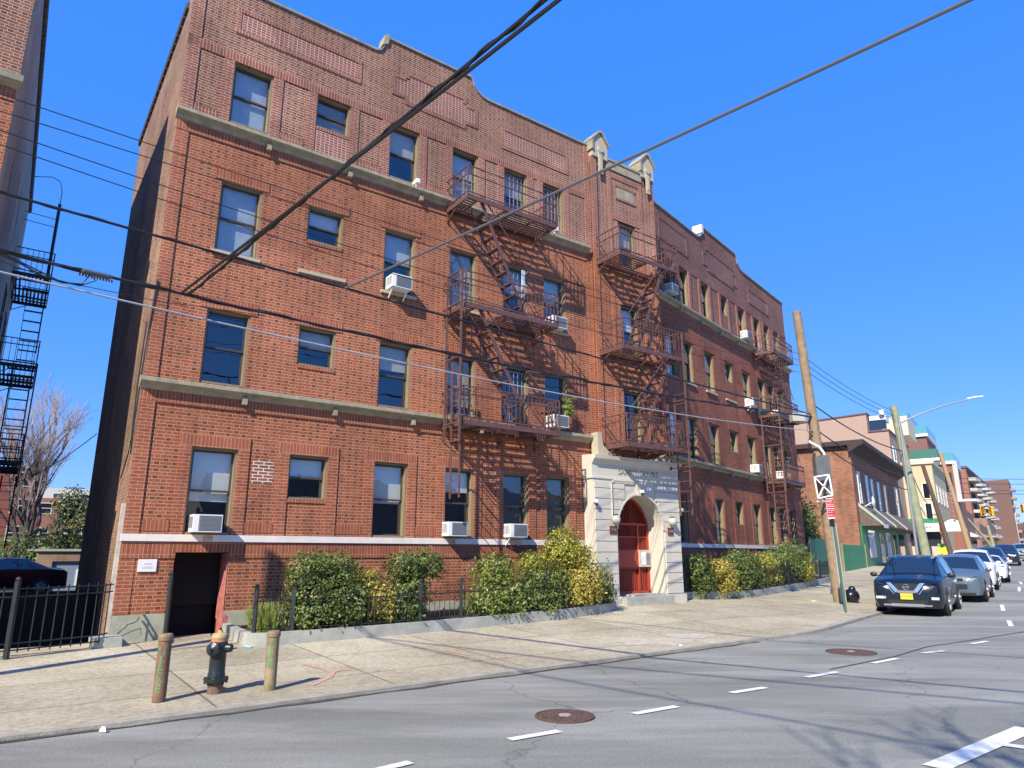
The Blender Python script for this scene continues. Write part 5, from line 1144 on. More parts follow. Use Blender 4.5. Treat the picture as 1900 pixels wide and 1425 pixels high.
for k,(a,b_,sg_,lb) in enumerate(((6.05,7.1,.1,'topmost thin wire between left building and leaning pole'),(5.77,6.85,.03,'second highest thin wire between left building and leaning pole'),(5.7,6.65,.5,'third highest thin wire between left building and leaning pole'),(5.55,6.4,.6,'lowest of the four thin wires at the upper left'))):
    cable(lb,(Lx,Ly,a),(Rx-.3,Ry,b_),sg_,.0075)
cable('thick black wire pair rising from the cable bundle to the top of the picture',(-5.08,9.94,3.89),(20.91,-14,8.2),.35,.021,n=60)
cable('black wire doubled beside the rising wire at the top centre',(-5.0,10.02,3.9),(19.99,-14,8.2),.30,.020,n=60,extra=[(.022,.013,300)])
cable('long grey-black wire running to the upper right corner',(-3.04,11.76,4.70),(28.43,-14,8.2),.40,.020,n=60,m=mat('dark_grey_cable',(.11,.11,.12),.4))
mb=MB(); C0=Vector((-7.0,8.15,3.9))
def onb(t,dz=0): q=Vector((Lx,Ly,3.94))+(Vector((Rx,Ry,4.76))-Vector((Lx,Ly,3.94)))*t; q.z+=-.34*4*t*(1-t)+dz; return q-C0
mb.tube([onb(.12),onb(.135,-.10),onb(.145,-.20),onb(.154,-.24),onb(.163,-.20),onb(.165,-.08),onb(.160,.01)],.012,6); mb.tube([onb(.125),onb(.14,-.12),onb(.152,-.22),onb(.162,-.23),onb(.169,-.1),onb(.163,0)],.010,6); mb.tube([onb(.12,-.1),onb(.15,-.23),onb(.2,-.2),onb(.26,-.05)],.006,5)
o=obj('cable_slack',mb,CABLE); o.location=C0; tag(o,'looped slack of black cable hanging at the left edge','cable')
mb=MB(); a,b_=onb(.161,.0),onb(.176,.0); mb.tube([a,a+(b_-a)*.1,a+(b_-a)*.9,b_],[.02,.04,.04,.02],8); 
for k in range(12): p=a+(b_-a)*(k/11); mb.box(p.x-.006,p.x+.006,p.y-.02,p.y+.02,p.z-.075,p.z-.04)
o=obj('splice_box',mb,mat('grey_splice',(.10,.11,.13),.5)); o.location=C0; tag(o,'grey ribbed splice box on the cable bundle at the left','splice box')
mb=MB(); a,b_=onb(.855,-.05),onb(.875,-.05); mb.tube([a,a+(b_-a)*.15,a+(b_-a)*.85,b_],[.03,.11,.11,.03],10); mb.box(a.x-.02,a.x+.02,a.y-.15,a.y+.15,a.z-.2,a.z+.08); o=obj('splice_box',mb,mat('black_splice',(.03,.045,.04),.5)); o.location=C0; tag(o,'dark cylindrical splice case on the cables near the leaning pole','splice box')
for k,(za,zb,r_,lb) in enumerate(((5.2,4.4,.022,'thick black cable running from the leaning pole to the green pole, upper'),(4.3,3.3,.022,'thick black cable running from the leaning pole to the green pole, middle'),(3.9,2.7,.02,'thick black cable running from the leaning pole to the green pole, lower'))):
    cable(lb,(Rx+.10,Ry+.05,za),(17.3,30.2,zb),.25,r_)
for k in range(3):
    cable('%s of three thin wires leaving the leaning pole to the right'%('highest','middle','lowest')[k],(Rx,Ry,6.9-.25*k),(17.1,30.2,6.2-.2*k),.18,.010)
for k,(z0,z1) in enumerate(((4.2,2.6),(3.1,1.9))): cable('black wire between the green pole and the next pole, %s'%('upper','lower')[k],(17.3,30.2,z0),(23.2,38.7,z1),.5,.02)
for k,(px,z) in enumerate(((40,5.3),(46,7.6),(46,7.1),(60,8.4))): cable('thin wire crossing the street at the far right, number %s from below'%('one','two','three','four')[k],(px,px*1.55,z),(px+45,px*1.55-4,z+.4),.4,.025)
cable('thin wire from the left building to the corner of the apartment house',tuple(FN.w(14,-1.1,2.4)),tuple(FA.w(-.05,7.3,3.3)),.15,.012)
cable('service wire from the left pole crossing above the viewer, nearer one',(Lx,Ly,7.6),(9.9,-15,7.9),.2,.022)
cable('service wire from the left pole crossing above the viewer, farther one',(Lx,Ly,7.0),(16,-9.8,7.6),.2,.026)
# parking sign
SG=thing('parking_sign','tall narrow red and white parking sign on a green post at the curb','sign',(9.69,21.02,gz(9.69,21.02)))
b0=SG.location.z; mb=MB(); mb.box(-.03,.03,-.02,.02,-.2,3.32); pst=obj('post',mb,mat('green_steel_post',(.07,.15,.10),.5),SG); pst.rotation_euler=(0,R(-2.0),0)
FS=(-.265,-.045); 
pn=obj('sign_panel',MB().box(FS[0],FS[1],-.06,-.045,2.68,3.28),mat('sign_red',(.55,.012,.03),.4),SG)
mb=MB(); 
for z in (3.27,3.05,2.98,2.72,2.69): mb.box(FS[0],FS[1],-.063,-.058,z-.012,z+.006)
mb.box(FS[0],FS[0]+.008,-.063,-.058,2.68,3.28); obj('white_band',mb,WHITE,pn)
for (t_,sz,z) in (('NO',.10,3.19),('PARKING',.048,3.10),('8AM-6PM',.045,2.92),('EXCEPT',.04,2.86),('SUNDAY',.045,2.78)):
    me=text_mesh(t_,sz,.002); 
    for v in me.vertices: v.co=(v.co.x+(FS[0]+FS[1])/2,v.co.y-.064,v.co.z+z)
    me.materials.clear(); me.materials.append(WHITE); obj('lettering',me,WHITE,pn)
mb=MB(); mb.box(-.2,-.06,-.03,.0,2.45,2.66); obj('back_plate',mb,BLK,SG)
mb=MB(); mb.ball((0,0,.20),(.26,.24,.25),14); mb.ball((.05,.02,.42),(.12,.12,.12),10); o=obj('trash_bag',mb,mat('black_bag',(.012,.012,.02),.25,bump=.8,bscale=9),smooth=True); o.location=(11.45,24.3,gz(11.45,24.3)); tag(o,'black rubbish bag leaning on the foot of the wooden pole','bag')
T=thing('marker_post','short grey post on the walk at the far end of the hedge','post',(14.69,34.2,gz(14.69,34.2))); mb=MB(); mb.lathe([(.05,-.1),(.05,.85),(.03,.9)],n=10); obj('shaft',mb,mat('grey_post',(.2,.21,.2),.6),T,smooth=True)
# ---------------------------------------------------------------- cars
TYRE=mat('tyre_rubber',(.02,.02,.021),.8); RIM=mat('alloy_rim',(.45,.46,.47),.35,metal=.8); CHROME=mat('chrome',(.75,.76,.78),.15,metal=1.); LAMP=mat('headlight_lens',(.62,.66,.70),.08,spec=1.,coat=.8); RLAMP=mat('tail_lens',(.4,.02,.015),.15)
PLAST=mat('black_plastic',(.016,.016,.018),.5)
def car(label,x,y,head,color,kind='suv',L=4.65,W=1.84,H=1.70,plate=None,detail='plain',rear=False,fl=None,metal=.35,group='cars along the left curb'):
    T=thing('car',label,'car',(x,y,gz(x,y)),R(90-head),group)
    paint=mat('car_paint_%02d%02d%02d'%tuple(int(c*99) for c in color),color,.25,metal=metal*.4,coat=.35)
    hh=H/1.70; l=L/4.65; w=W/2
    if kind=='suv': ST=[(0,.62,.62,.62,.50),(.04,.88,.84,.80,.64),(.16,.99,.93,.88,.74),(.55,1.06,1.00,.915,.80),(1.12,1.13,1.06,.92,.82),(1.90,1.60,1.09,.92,.64),(2.35,1.685,1.10,.92,.645),(3.2,1.70,1.11,.92,.64),(4.05,1.63,1.12,.90,.62),(4.48,1.15,1.08,.86,.70),(4.60,.98,.92,.80,.68),(4.65,.70,.70,.70,.6)]
    else: ST=[(0,.60,.58,.62,.50),(.05,.74,.70,.80,.64),(.2,.80,.76,.87,.74),(.6,.88,.83,.905,.80),(1.30,.97,.92,.92,.82),(2.05,1.42,.98,.92,.60),(2.45,1.47,1.0,.92,.60),(3.1,1.45,1.01,.92,.59),(3.95,1.08,1.0,.90,.70),(4.45,1.03,.96,.86,.74),(4.60,.92,.86,.80,.68),(4.65,.66,.66,.70,.6)]
    sw=w/.92
    def sec(i,o=0.):
        X,zt,zb,hb,ht=ST[i]; X=(X if not rear else X)*l; zt*=hh; zb*=hh; hb*=sw; ht*=sw
        return [(hb-.05,.22),(hb,.40),(hb+.0,(.40+zb)/2),(hb-.015,zb),(ht,zt-.045),(ht*.6,zt-.005),(0,zt+.012)],X
    mb=MB(); rows=[]
    for i in range(len(ST)):
        s_,X=sec(i); full=[(X,a,z) for a,z in s_]+[(X,-a,z) for a,z in s_[-2::-1]]; rows.append(full)
    n=len(rows[0]); vs=[v for r_ in rows for v in r_]
    fs=[(i*n+k,i*n+k+1,(i+1)*n+k+1,(i+1)*n+k) for i in range(len(ST)-1) for k in range(n-1)]+[tuple(range(n-1,-1,-1)),tuple((len(ST)-1)*n+k for k in range(n))]+[(i*n,(i+1)*n,(i+1)*n+n-1,i*n+n-1) for i in range(len(ST)-1)]
    # front of the car is local x=0 looking along -x; centre length
    mb.add([(a-L/2,b_,c) for a,b_,c in vs],fs); body=obj('body',mb,paint,T,smooth=True)
    def lerp3(a,b_,t): return tuple(a[k]+(b_[k]-a[k])*t for k in range(3))
    def patch(i,j,k0,k1,u0,u1,v0,v1,off):
        A0,A1,B0,B1=rows[i][k0],rows[i][k1],rows[j][k0],rows[j][k1]
        P=[lerp3(lerp3(A0,A1,v),lerp3(B0,B1,v),u) for u,v in ((u0,v0),(u1,v0),(u1,v1),(u0,v1))]
        a=Vector(P[1])-Vector(P[0]); b2=Vector(P[3])-Vector(P[0]); nn=a.cross(b2).normalized(); c=sum((Vector(p) for p in P),Vector())/4
        if nn.dot(c-Vector((L/2,0,.8)))<0: nn=-nn
        return [tuple(Vector(p)+nn*off-Vector((L/2,0,0))) for p in P]
    # windscreen and rear glass as strips over the body, side glass per door
    g=MB(); wi=4; wj=5
    for k0,k1,v0,v1 in ((4,5,.10,1),(5,6,0,1),(6,7,0,1),(7,8,0,.90)): g.add(patch(wi,wj,k0,k1,.07,.95,v0,v1,.008),[(0,1,2,3)])
    obj('windscreen',g,CARGL,T)
    g=MB(); ri=8
    for k0,k1,v0,v1 in ((4,5,.15,1),(5,6,0,1),(6,7,0,1),(7,8,0,.85)): g.add(patch(ri,ri+1,k0,k1,.1,.9,v0,v1,.008) if kind=='suv' else patch(7,8,k0,k1,.12,.9,v0,v1,.008),[(0,1,2,3)])
    obj('rear_window',g,CARGL,T)
    for side in (0,1):
        for (i,j,u0,u1) in ((5,6,-.0,1.),(6,7,0.0,.45),(6,7,.55,1.),(7,8,.03,.75)):
            k0,k1=(3,4) if side==0 else (9,8); g=MB(); g.add(patch(i,j,k0,k1,u0,u1,.06,.90,.006),[(0,1,2,3)]); obj('side_window',g,CARGL,T)
    front=-L/2
    rw=.35 if kind=='suv' else .32
    for wx in (front+.86*l,front+3.62*l):
        for sy in (-1,1):
            mb=MB(); mb.lathe([(rw+.07,-.02),(rw+.07,.012),(rw*.3,.014)],(wx,sy*(w-.012),rw+.01),22,'y') if sy>0 else mb.lathe([(rw+.07,.02),(rw+.07,-.012),(rw*.3,-.014)],(wx,sy*(w-.012),rw+.01),22,'y')
            obj('wheel_arch',mb,PLAST,T)
            mb=MB(); s2=sy; mb.lathe([(rw*.66,-.11),(rw*.95,-.10),(rw,-.07),(rw,.07),(rw*.95,.10),(rw*.66,.105)],(wx,sy*(w-.075),rw),24,'y'); wh=obj('wheel',mb,TYRE,T,smooth=True)
            mb=MB(); yy=sy*(w-.075)+sy*.108
            for k in range(5):
                a=k*2*math.pi/5+.3; mb.bar((wx,yy,rw),(wx+rw*.62*math.cos(a),yy,rw+rw*.62*math.sin(a)),.075,.02)
            mb.lathe([(rw*.6,-.006),(rw*.66,-.006),(rw*.66,.006),(rw*.6,.006)],(wx,yy,rw),20,'y'); mb.lathe([(.055,-.015),(.055,.015)],(wx,yy,rw),10,'y'); obj('rim',mb,RIM,wh)
    zh=.80*hh if kind=='suv' else .68
    for sy in (-1,1):
        mb=MB(); f=front
        a=sy*(w*.43); b_=sy*(w*.90)
        pts=[(f+.015,a,zh-.105),(f+.045,b_*.90,zh-.05),(f+.20,b_*1.04,zh+.04),(f+.20,b_*1.03,zh+.115),(f+.05,b_*.90,zh+.10),(f+.02,a*1.15,zh+.035)]
        mb.add(pts+[(p[0]+.10,p[1]*.97,p[2]) for p in pts],[tuple(range(6)),tuple(range(11,5,-1))]+[(i,(i+1)%6,6+(i+1)%6,6+i) for i in range(6)])
        obj('headlight' if not rear else 'tail_light',mb,LAMP if not rear else RLAMP,T)
        mb=MB(); mx=front+1.28*l; mz=(1.06*hh if kind=='suv' else .96)
        mb.box(mx-.02,mx+.04,sy*(w-.04),sy*(w+.06),mz,mz+.03); mb.ball((mx,sy*(w+.13),mz+.06),(.055,.11,.075),10); obj('wing_mirror',mb,paint if detail!='nose' else PLAST,T,smooth=True)
        if detail=='nose':
            mb=MB(); mb.box(front+.0,front+.06,sy*w*.60,sy*w*.88,.46,.53); obj('fog_lamp',mb,LAMP,T)
            mb=MB(); mb.bar((front+1.30,sy*.60*sw,1.62),(front+1.9+2.2,sy*.60*sw,1.735),.035); obj('roof_rail',mb,CHROME,T)
    f=front
    if detail=='nose':
        mb=MB(); mb.box(f-.012,f+.03,-.30,.30,.60,.90); mb.box(f-.015,f+.03,-.52,.52,.34,.44); obj('grille',mb,PLAST,T)
        mb=MB(); 
        for sy in (-1,1): mb.add([(f-.03,sy*.38,.92),(f-.03,sy*.50,.92),(f-.045,sy*.28,.64),(f-.045,sy*.20,.70),(f+.03,sy*.38,.92),(f+.03,sy*.50,.92),(f+.03,sy*.28,.64),(f+.03,sy*.20,.70)],[(0,1,2,3),(4,7,6,5),(0,4,5,1),(1,5,6,2),(2,6,7,3),(3,7,4,0)])
        mb.box(f-.045,f+.02,-.24,.24,.635,.70); obj('grille_surround',mb,CHROME,T)
        mb=MB(); mb.tube([(f-.03,.075*math.cos(a),.80+.075*math.sin(a)) for a in [i*2*math.pi/16 for i in range(17)]],.012,6,False); mb.box(f-.035,f-.02,-.09,.09,.79,.81); obj('emblem',mb,CHROME,T)
        mb=MB(); mb.box(f-.03,f+.05,-.62,.62,.27,.315); mb.box(f-.02,f+.05,-.42,.42,.255,.335); obj('bumper_trim',mb,CHROME,T)
        for sy in (-1,1): 
            mb=MB(); mb.bar((f-.012,sy*.46,.78),(f-.02,sy*.32,.60),.02); obj('bumper_crease',mb,CHROME,T)
    else:
        mb=MB(); gw=.42; z0=.42 if kind=='suv' else .34; mb.box(f-.008,f+.04,-gw,gw,z0,z0+.16); mb.box(f-.004,f+.04,-gw*.75,gw*.75,zh-.06,zh+.02); obj('grille',mb,PLAST,T)
        mb=MB(); mb.box(f-.006,f+.05,-w*.72,w*.72,.20,.30); obj('lower_bumper',mb,PLAST,T)
    if plate:
        pl=obj('number_plate',MB().box(f-.05,f-.03,-.16,.16,.455,.62),mat('yellow_plate' if plate!='w' else 'white_plate',(.75,.60,.05) if plate!='w' else (.8,.8,.75),.5),T)
        if plate!='w':
            me=text_mesh(plate,.085,.002)
            for v in me.vertices: v.co=(f-.052,-v.co.x,v.co.z+.535)
            me.materials.clear(); me.materials.append(BLK); obj('plate_number',me,BLK,pl)
    return T
def carpos(t,p,Lc):  # front at station t, centre offset p
    f,a=path(t+Lc/2); q=f.w(a,-p,0); return q.x,q.y,f.h
NAVY=(.006,.010,.018)
x,y,h=carpos(18.3,6.65,4.65); car('dark blue SUV with a yellow number plate, nearest parked car',x,y,37.5,NAVY,detail='nose',plate='CX7 HWY')
x,y,h=carpos(24.6,7.0,4.3); car('blue-grey small SUV right behind the dark blue one',x,y,38,(.09,.13,.17),L=4.3,W=1.80,H=1.62)
x,y,h=carpos(31.4,6.75,4.6); car('tall white SUV, third in the parked row',x,y,35.5,(.72,.72,.72),L=4.6,H=1.72,metal=0.)
x,y,h=carpos(38.0,7.05,4.6); car('white sedan, fourth in the parked row',x,y,35,(.70,.68,.68),kind='sedan',H=1.55,metal=0.)
x,y,h=carpos(46.5,6.9,4.6); car('dark blue car mostly hidden behind the white sedan',x,y,35,(.03,.04,.09),L=4.6,H=1.68)
car('black SUV driving toward the camera far down the street',41.9,60.3,35,(.012,.02,.035),plate='w',group=None)
car('white-roofed dark SUV behind the far black SUV',51.5,71.5,35,(.30,.34,.38),plate=None,group=None)
car('dark car at the right edge far down the street',55.0,72.5,35,(.03,.04,.06),group=None)
car('dark red car parked in the shaded alley behind the fence',-20.6,28.6,40,(.10,.008,.012),kind='sedan',group=None)
# ---------------------------------------------------------------- street beyond the apartment house
GREEN=mat('green_paint',(.02,.22,.08),.5,var=.2,vscale=2); WT=mat('white_trim',(.72,.72,.7),.6); WTD=mat('weathered_white',(.48,.46,.42),.8,var=.15)
GREEN_SHADED=mat('shaded_green_paint',(.012,.14,.07),.5,var=.2,vscale=2)  # same fence green, with the shade put into the colour
S=thing('storefront_building','two storey orange brick shop with a shingled awning and green front','building',(FC.w(14.5,0,0).x,FC.w(14.5,0,0).y,-1.2))
wz=[(16.0,16.9,3.5,5.7),(19.0,20.1,3.5,5.7),(21.1,22.2,3.4,5.6),(24.0,25.1,3.4,5.6),(27.1,28.3,3.4,5.6),(33.2,35.4,3.2,5.9)]
mb=MB(); grid_wall(mb,14.5,36.5,-1.6,7.3,[],0); mb.quad((14.5,0,-1.6),(14.5,14,-1.6),(14.5,14,7.3),(14.5,0,7.3)); mb.quad((36.5,0,-1.6),(36.5,14,-1.6),(36.5,14,7.3),(36.5,0,7.3)); mb.quad((14.5,0,7.3),(36.5,0,7.3),(36.5,14,7.3),(14.5,14,7.3)); mb.raw=True; obj('wall',mb,BST,S,FC)
EAVE=mat('dark_eave',(.045,.03,.032),.8)
mb=MB(); mb.prism([(.05,6.75),(-.55,7.15),(-.95,7.3),(-.95,7.62),(14,7.62),(14,7.3),(.05,7.3)],'x',14.1,36.9); obj('eave',mb,EAVE,S,FC)
for a,b_,z0,z1 in wz: win_simple(S,FC,a,b_,z0,z1,-.02,WT,t=.14)
AWN=mat('brown_shingles',(.13,.10,.09),.9,var=.3,vscale=6)
mb=MB(); mb.prism([(-.02,3.35),(-1.35,2.0),(-1.35,1.9),(-.02,1.9)],'x',15.2,38.2); obj('awning',mb,AWN,S,FC)
for s_ in (15.15,20.8,26.6): 
    mb=MB(); mb.prism([(-.02,3.45),(-1.42,2.05),(-1.42,1.88),(-.02,3.2)],'x',s_,s_+.25); obj('awning_rib',mb,mat('pale_green_trim',(.35,.42,.33),.7),S,FC)
obj('white_board',MB().box(15.6,17.4,-1.4,-1.35,1.75,2.0),WT,S,FC)
mb=MB(); mb.box(14.9,36.4,-.10,-.01,-1.5,1.95); fr_=obj('shop_front',mb,GREEN,S,FC)
for a,b_,z0,z1 in ((16.8,19.6,-.2,1.7),(21.5,23.2,-.9,1.6),(24.4,26.5,-.2,1.7),(28.2,30,-.9,1.6),(31.5,34.5,-.2,1.7)):
    obj('shop_window',MB().box(a,b_,-.13,-.09,z0,z1),CARGL,fr_,FC)
for a,b_,z0,z1 in ((17.0,17.9,-.2,1.2),(18.1,19.3,-.1,1.1),(24.6,25.3,-.1,1.0),(25.5,26.3,-.1,.9)):
    obj('window_poster',MB().box(a,b_,-.145,-.131,z0,z1),mat('pale_poster',(.66,.62,.70),.7),fr_,FC)
mb=MB(); mb.lathe([(.02,0),(.32,.07),(.40,.13),(.40,.14),(.02,.03)],(17.4,-.75,3.6),16,'y'); mb.bar((17.4,-.6,3.6),(17.4,-.02,3.3),.05); obj('satellite_dish',mb,WHITE,S,FC)
def board_fence(label,f,s0,s1,y,z0,z1,m):
    T=thing('board_fence',label,'fence',(f.w(s0,y,0).x,f.w(s0,y,0).y,z0)); mb=MB(); s_=s0; k=0
    while s_<s1-.01: mb.box(s_,min(s_+.17,s1),y,y+.03,z0,z1+.03*((k*7)%3)); s_+=.18; k+=1
    obj('boards',mb,m,T,f); mb=MB(); mb.box(s0,s1,y+.031,y+.08,z0+.2,z0+.3); mb.box(s0,s1,y+.031,y+.08,z1-.35,z1-.25); obj('rails',mb,m,T,f)
    for q in (s0,s1-.12): obj('post',MB().box(q,q+.12,y-.04,y-.005,z0,z1+.12),mat('tan_post',(.38,.30,.17),.8),T,f)
board_fence('green board fence, coloured darker for its shade, beside the end of the apartment house',FC,.2,7.2,-.1,-1.4,.75,GREEN_SHADED)
board_fence('bright green board fence against the orange brick shop',FC,7.6,15.0,-.15,-1.3,.55,GREEN)
IV=thing('ivy_tree','tall ivy-green tree squeezed between the apartment house and the brick shop','tree',(FC.w(3.5,1.8,0).x,FC.w(3.5,1.8,0).y,-1.3),FC.th)
rg=random.Random(8); mb=MB(); mb.raw=True
for l in ((0,0,2.6,1.5,1.3,1.2),(1.6,0,3.4,1.6,1.3,1.3),(3.2,.2,2.9,1.5,1.2,1.3),(2.2,-.1,1.6,2.0,1.1,1.0),(4.2,0,1.8,1.1,1,.9)): leaves(mb,l[:3],l[3:],2600,.09,rg,.5)
mb.mi=[1 if rg.random()<.2 else 0 for _ in mb.f]; obj('crown',mb,[LG,LG2],IV)
mb=MB(); mb.tube([(1,0,-.2),(1.2,.1,1.5),(1.6,0,3)],.12,8,True,.05); mb.tube([(1.1,.1,1),(2.4,0,2),(3.2,0,2.9)],.06,6,True,.03); obj('trunk',mb,BARK,IV)
# pink stucco block
PINK=mat('pink_stucco',(.39,.275,.215),.9,var=.05,vscale=2)
fs=38.0; P=thing('apartment_block','salmon pink stucco block with stepped roof rising behind the brick shop','building',(FC.w(fs,4,0).x,FC.w(fs,4,0).y,-1))
mb=MB(); mb.prism([(.4,-1.5),(30,-1.5),(30,12.5),(2.2,13.6),(2.2,11.78),(.4,11.74)],'x',fs,fs+14); obj('wall',mb,PINK,P,FC)
mb=MB(); mb.prism([(30,12.5),(2.1,13.6),(2.1,13.75),(30,12.65)],'x',fs-.1,fs+14); mb.box(fs-.1,fs+14,.3,2.2,11.74,11.9); obj('roof_edge',mb,mat('purple_brown_trim',(.13,.07,.09),.7),P,FC)
obj('penthouse',MB().box(fs+5,fs+11,-.8,1.6,11.9,13.9),mat('cream_stucco',(.66,.58,.42),.8),P,FC)
obj('penthouse_window',MB().box(fs-.02,fs+.05,.5,2.0,11.95,12.9),CARGL,P,FC)
mb=MB(); mb.box(fs+1,fs+3,.6,2.1,12.95,13.5); mb.lathe([(.25,0),(.25,.5)],(fs+.8,.9,13.5),12); obj('roof_unit',mb,WT,P,FC)
win_simple(P,FC,fs+1.2,fs+2.8,8.2,10.4,-.0+.36,WT)
# yellow building
YEL=mat('cream_yellow_wall',(.50,.43,.27),.85,var=.08,vscale=2)
Y=thing('shop_building','cream yellow three storey corner shop with white and green awnings','building',(FC.w(44,-1,0).x,FC.w(44,-1,0).y,-1))
mb=MB(); mb.box(44,58,-2.3,6,-1.5,8.95); obj('wall',mb,YEL,Y,FC); obj('cornice',MB().box(43.8,58.2,-2.5,6,8.95,9.25),mat('cream_cornice',(.62,.56,.42),.8),Y,FC)
for (y0,z0) in ((-1.9,5.4),(-.9,3.4),(-1.9,3.4)):
    o=obj('window',MB().box(43.94,44.0,y0,y0+.75,z0,z0+1.7),WT,Y,FC); obj('pane',MB().box(43.92,43.95,y0+.12,y0+.63,z0+.12,z0+1.58),CARGL,o,FC)
for k in range(4): win_simple(Y,Frame(FC.w(0,-2.3,0).xy,36),45.5+k*3.2,46.7+k*3.2,5.2,7,0,WT)
obj('green_fascia',MB().box(43.6,44,-2.4,1.2,3.0,3.5),GREEN,Y,FC)
o=obj('shop_awning',MB().prism([(1.2,3.0),(-2.4,3.0),(-2.4,2.2),(1.2,2.2)],'x',43.0,44),WT,Y,FC)
for k,(t_,yy) in enumerate((('HAIR',.2),('MART',-1.3))):
    me=text_mesh(t_,.42,.004)
    for v in me.vertices: v.co=(42.985+v.co.y*.0,yy-v.co.x,v.co.z+2.6)
    me.materials.clear(); me.materials.append(mat('purple_letter',(.3,.12,.25),.7)); obj('lettering',me,MATS['purple_letter'],o,FC)
mb=MB(); n=12
for k in range(n):
    a=math.pi*k/n; b_=math.pi*(k+1)/n
    mb.add([(43.4,-3.4+1.0*math.cos(a),2.2+1.15*math.sin(a)),(43.4,-3.4+1.0*math.cos(b_),2.2+1.15*math.sin(b_)),(46,-3.4+1.0*math.cos(b_),2.2+1.15*math.sin(b_)),(46,-3.4+1.0*math.cos(a),2.2+1.15*math.sin(a)),(43.4,-3.4,2.2)],[(0,1,2,3),(0,1,4)])
obj('dome_awning',mb,WT,Y,FC)
obj('shop_glazing',MB().box(43.9,44,-2.2,1.1,-1.4,2.15),mat('dark_shop_glass',(.03,.035,.045),.15),Y,FC)
for yy in (-1.9,-.9,.1): obj('window_poster',MB().box(43.86,43.9,yy,yy+.6,-.6,.8),mat('colour_poster',(.45,.5,.48),.7,col2=(.6,.3,.25),vscale=5),Y,FC)
# terraced red and white building
RW=thing('apartment_block','stepped red and white building with green balconies and blue glass roof rails','building',(FC.w(60,0,0).x,FC.w(60,0,0).y,-.8))
mb=MB(); mb.box(60,72,-3.2,8,-1.2,10.5); obj('lower_wall',mb,mat('dull_red_wall',(.25,.11,.08),.85,var=.12),RW,FC)
mb=MB(); mb.box(61,72,-.8,8,10.5,14.2); mb.box(62,72,1.0,8,14.2,16.2); obj('stepped_wall',mb,mat('brown_panel_wall',(.20,.10,.085),.85,var=.2),RW,FC)
BGL=mat('blue_glass_rail',(.10,.30,.36),.15)
for (s0,y0,y1,z) in ((60,-3.3,-.8,10.5),(61,-.9,1.2,14.2),(62,1.0,3,16.2)):
    mb=MB(); mb.box(s0-.3,s0+11,y0-.1,y1,z,z+.35); o=obj('terrace_slab',mb,WT,RW,FC)
    mb=MB(); mb.box(s0-.25,s0-.2,y0,y1,z+.4,z+1.4); mb.box(s0-.2,s0+11,y0-.05,y0,z+.4,z+1.4); obj('glass_rail',mb,BGL,o,FC)
for z in (8.0,11.2): obj('green_balcony',MB().box(58.6,60,-1.9,1.0,z,z+1.1),mat('dark_green_balcony',(.03,.14,.10),.5),RW,FC); obj('balcony_slab',MB().box(58.5,60,-2.0,1.1,z-.3,z),WT,RW,FC)
obj('white_pier',MB().box(59.8,60.4,-3.6,-3.1,6.2,10.8),WTD,RW,FC); obj('white_ledge',MB().box(58.9,61,-5.0,-3.2,6.0,6.25),WT,RW,FC)
for z0 in (8.3,):
    for y0 in (-2.9,): obj('window',MB().box(59.9,60,y0,y0+1.0,z0-1.0,z0+1.2),CARGL,RW,FC)
# brown balcony block far away
BF=Frame((125.2,190.5),38); BB_=thing('apartment_block','brown brick apartment block with stacked white-edged balconies far down the street','building',(BF.o.x,BF.o.y,1))
obj('wall',MB().box(0,70,0,26,0,23.2),BRNFAR,BB_,BF); obj('roof_edge',MB().box(-.3,70,-.3,26,23.2,23.8),mat('purple_brown_trim',(.1,.07,.1),.7),BB_,BF)
for z in [20.2-2.95*k for k in range(6)]:
    for (s0,s1) in ((4,16),(24,34),(42,52),(58,68)):
        mb=MB(); mb.prism([(s0,0),(s0+1,-1.6),(s0+(s1-s0)*.3,-2.3),(s0+(s1-s0)*.7,-2.3),(s1-1,-1.6),(s1,0)],'z',z-.1,z+.75); o=obj('balcony',mb,WTD,BB_,BF)
        obj('balcony_opening',MB().box(s0+.6,s1-.6,-.12,-.02,z+.75,z+2.5),BLK,o,BF)
PF=Frame((172,254),37); T=thing('apartment_block','pale cream apartment block beyond the brown balcony block','building',(PF.o.x,PF.o.y,2))
facade_block(T,PF,0,14,2,24.5,26,mat('cream_far',(.60,.52,.38),.85),3,7,MATS['white_trim'],2,1.6,1.0)
DF=Frame((190.5,266),37); T=thing('apartment_tower','dark red-brown tower with balconies at the far right','building',(DF.o.x,DF.o.y,2))
obj('wall',MB().box(0,22,0,8,2,28),mat('dark_red_far',(.16,.095,.08),.9,var=.2),T,DF)
for k in range(7): obj('balcony',MB().box(2,8,-1.6,0,5+3.1*k,6+3.1*k),mat('dull_pink',(.35,.22,.22),.8),T,DF)
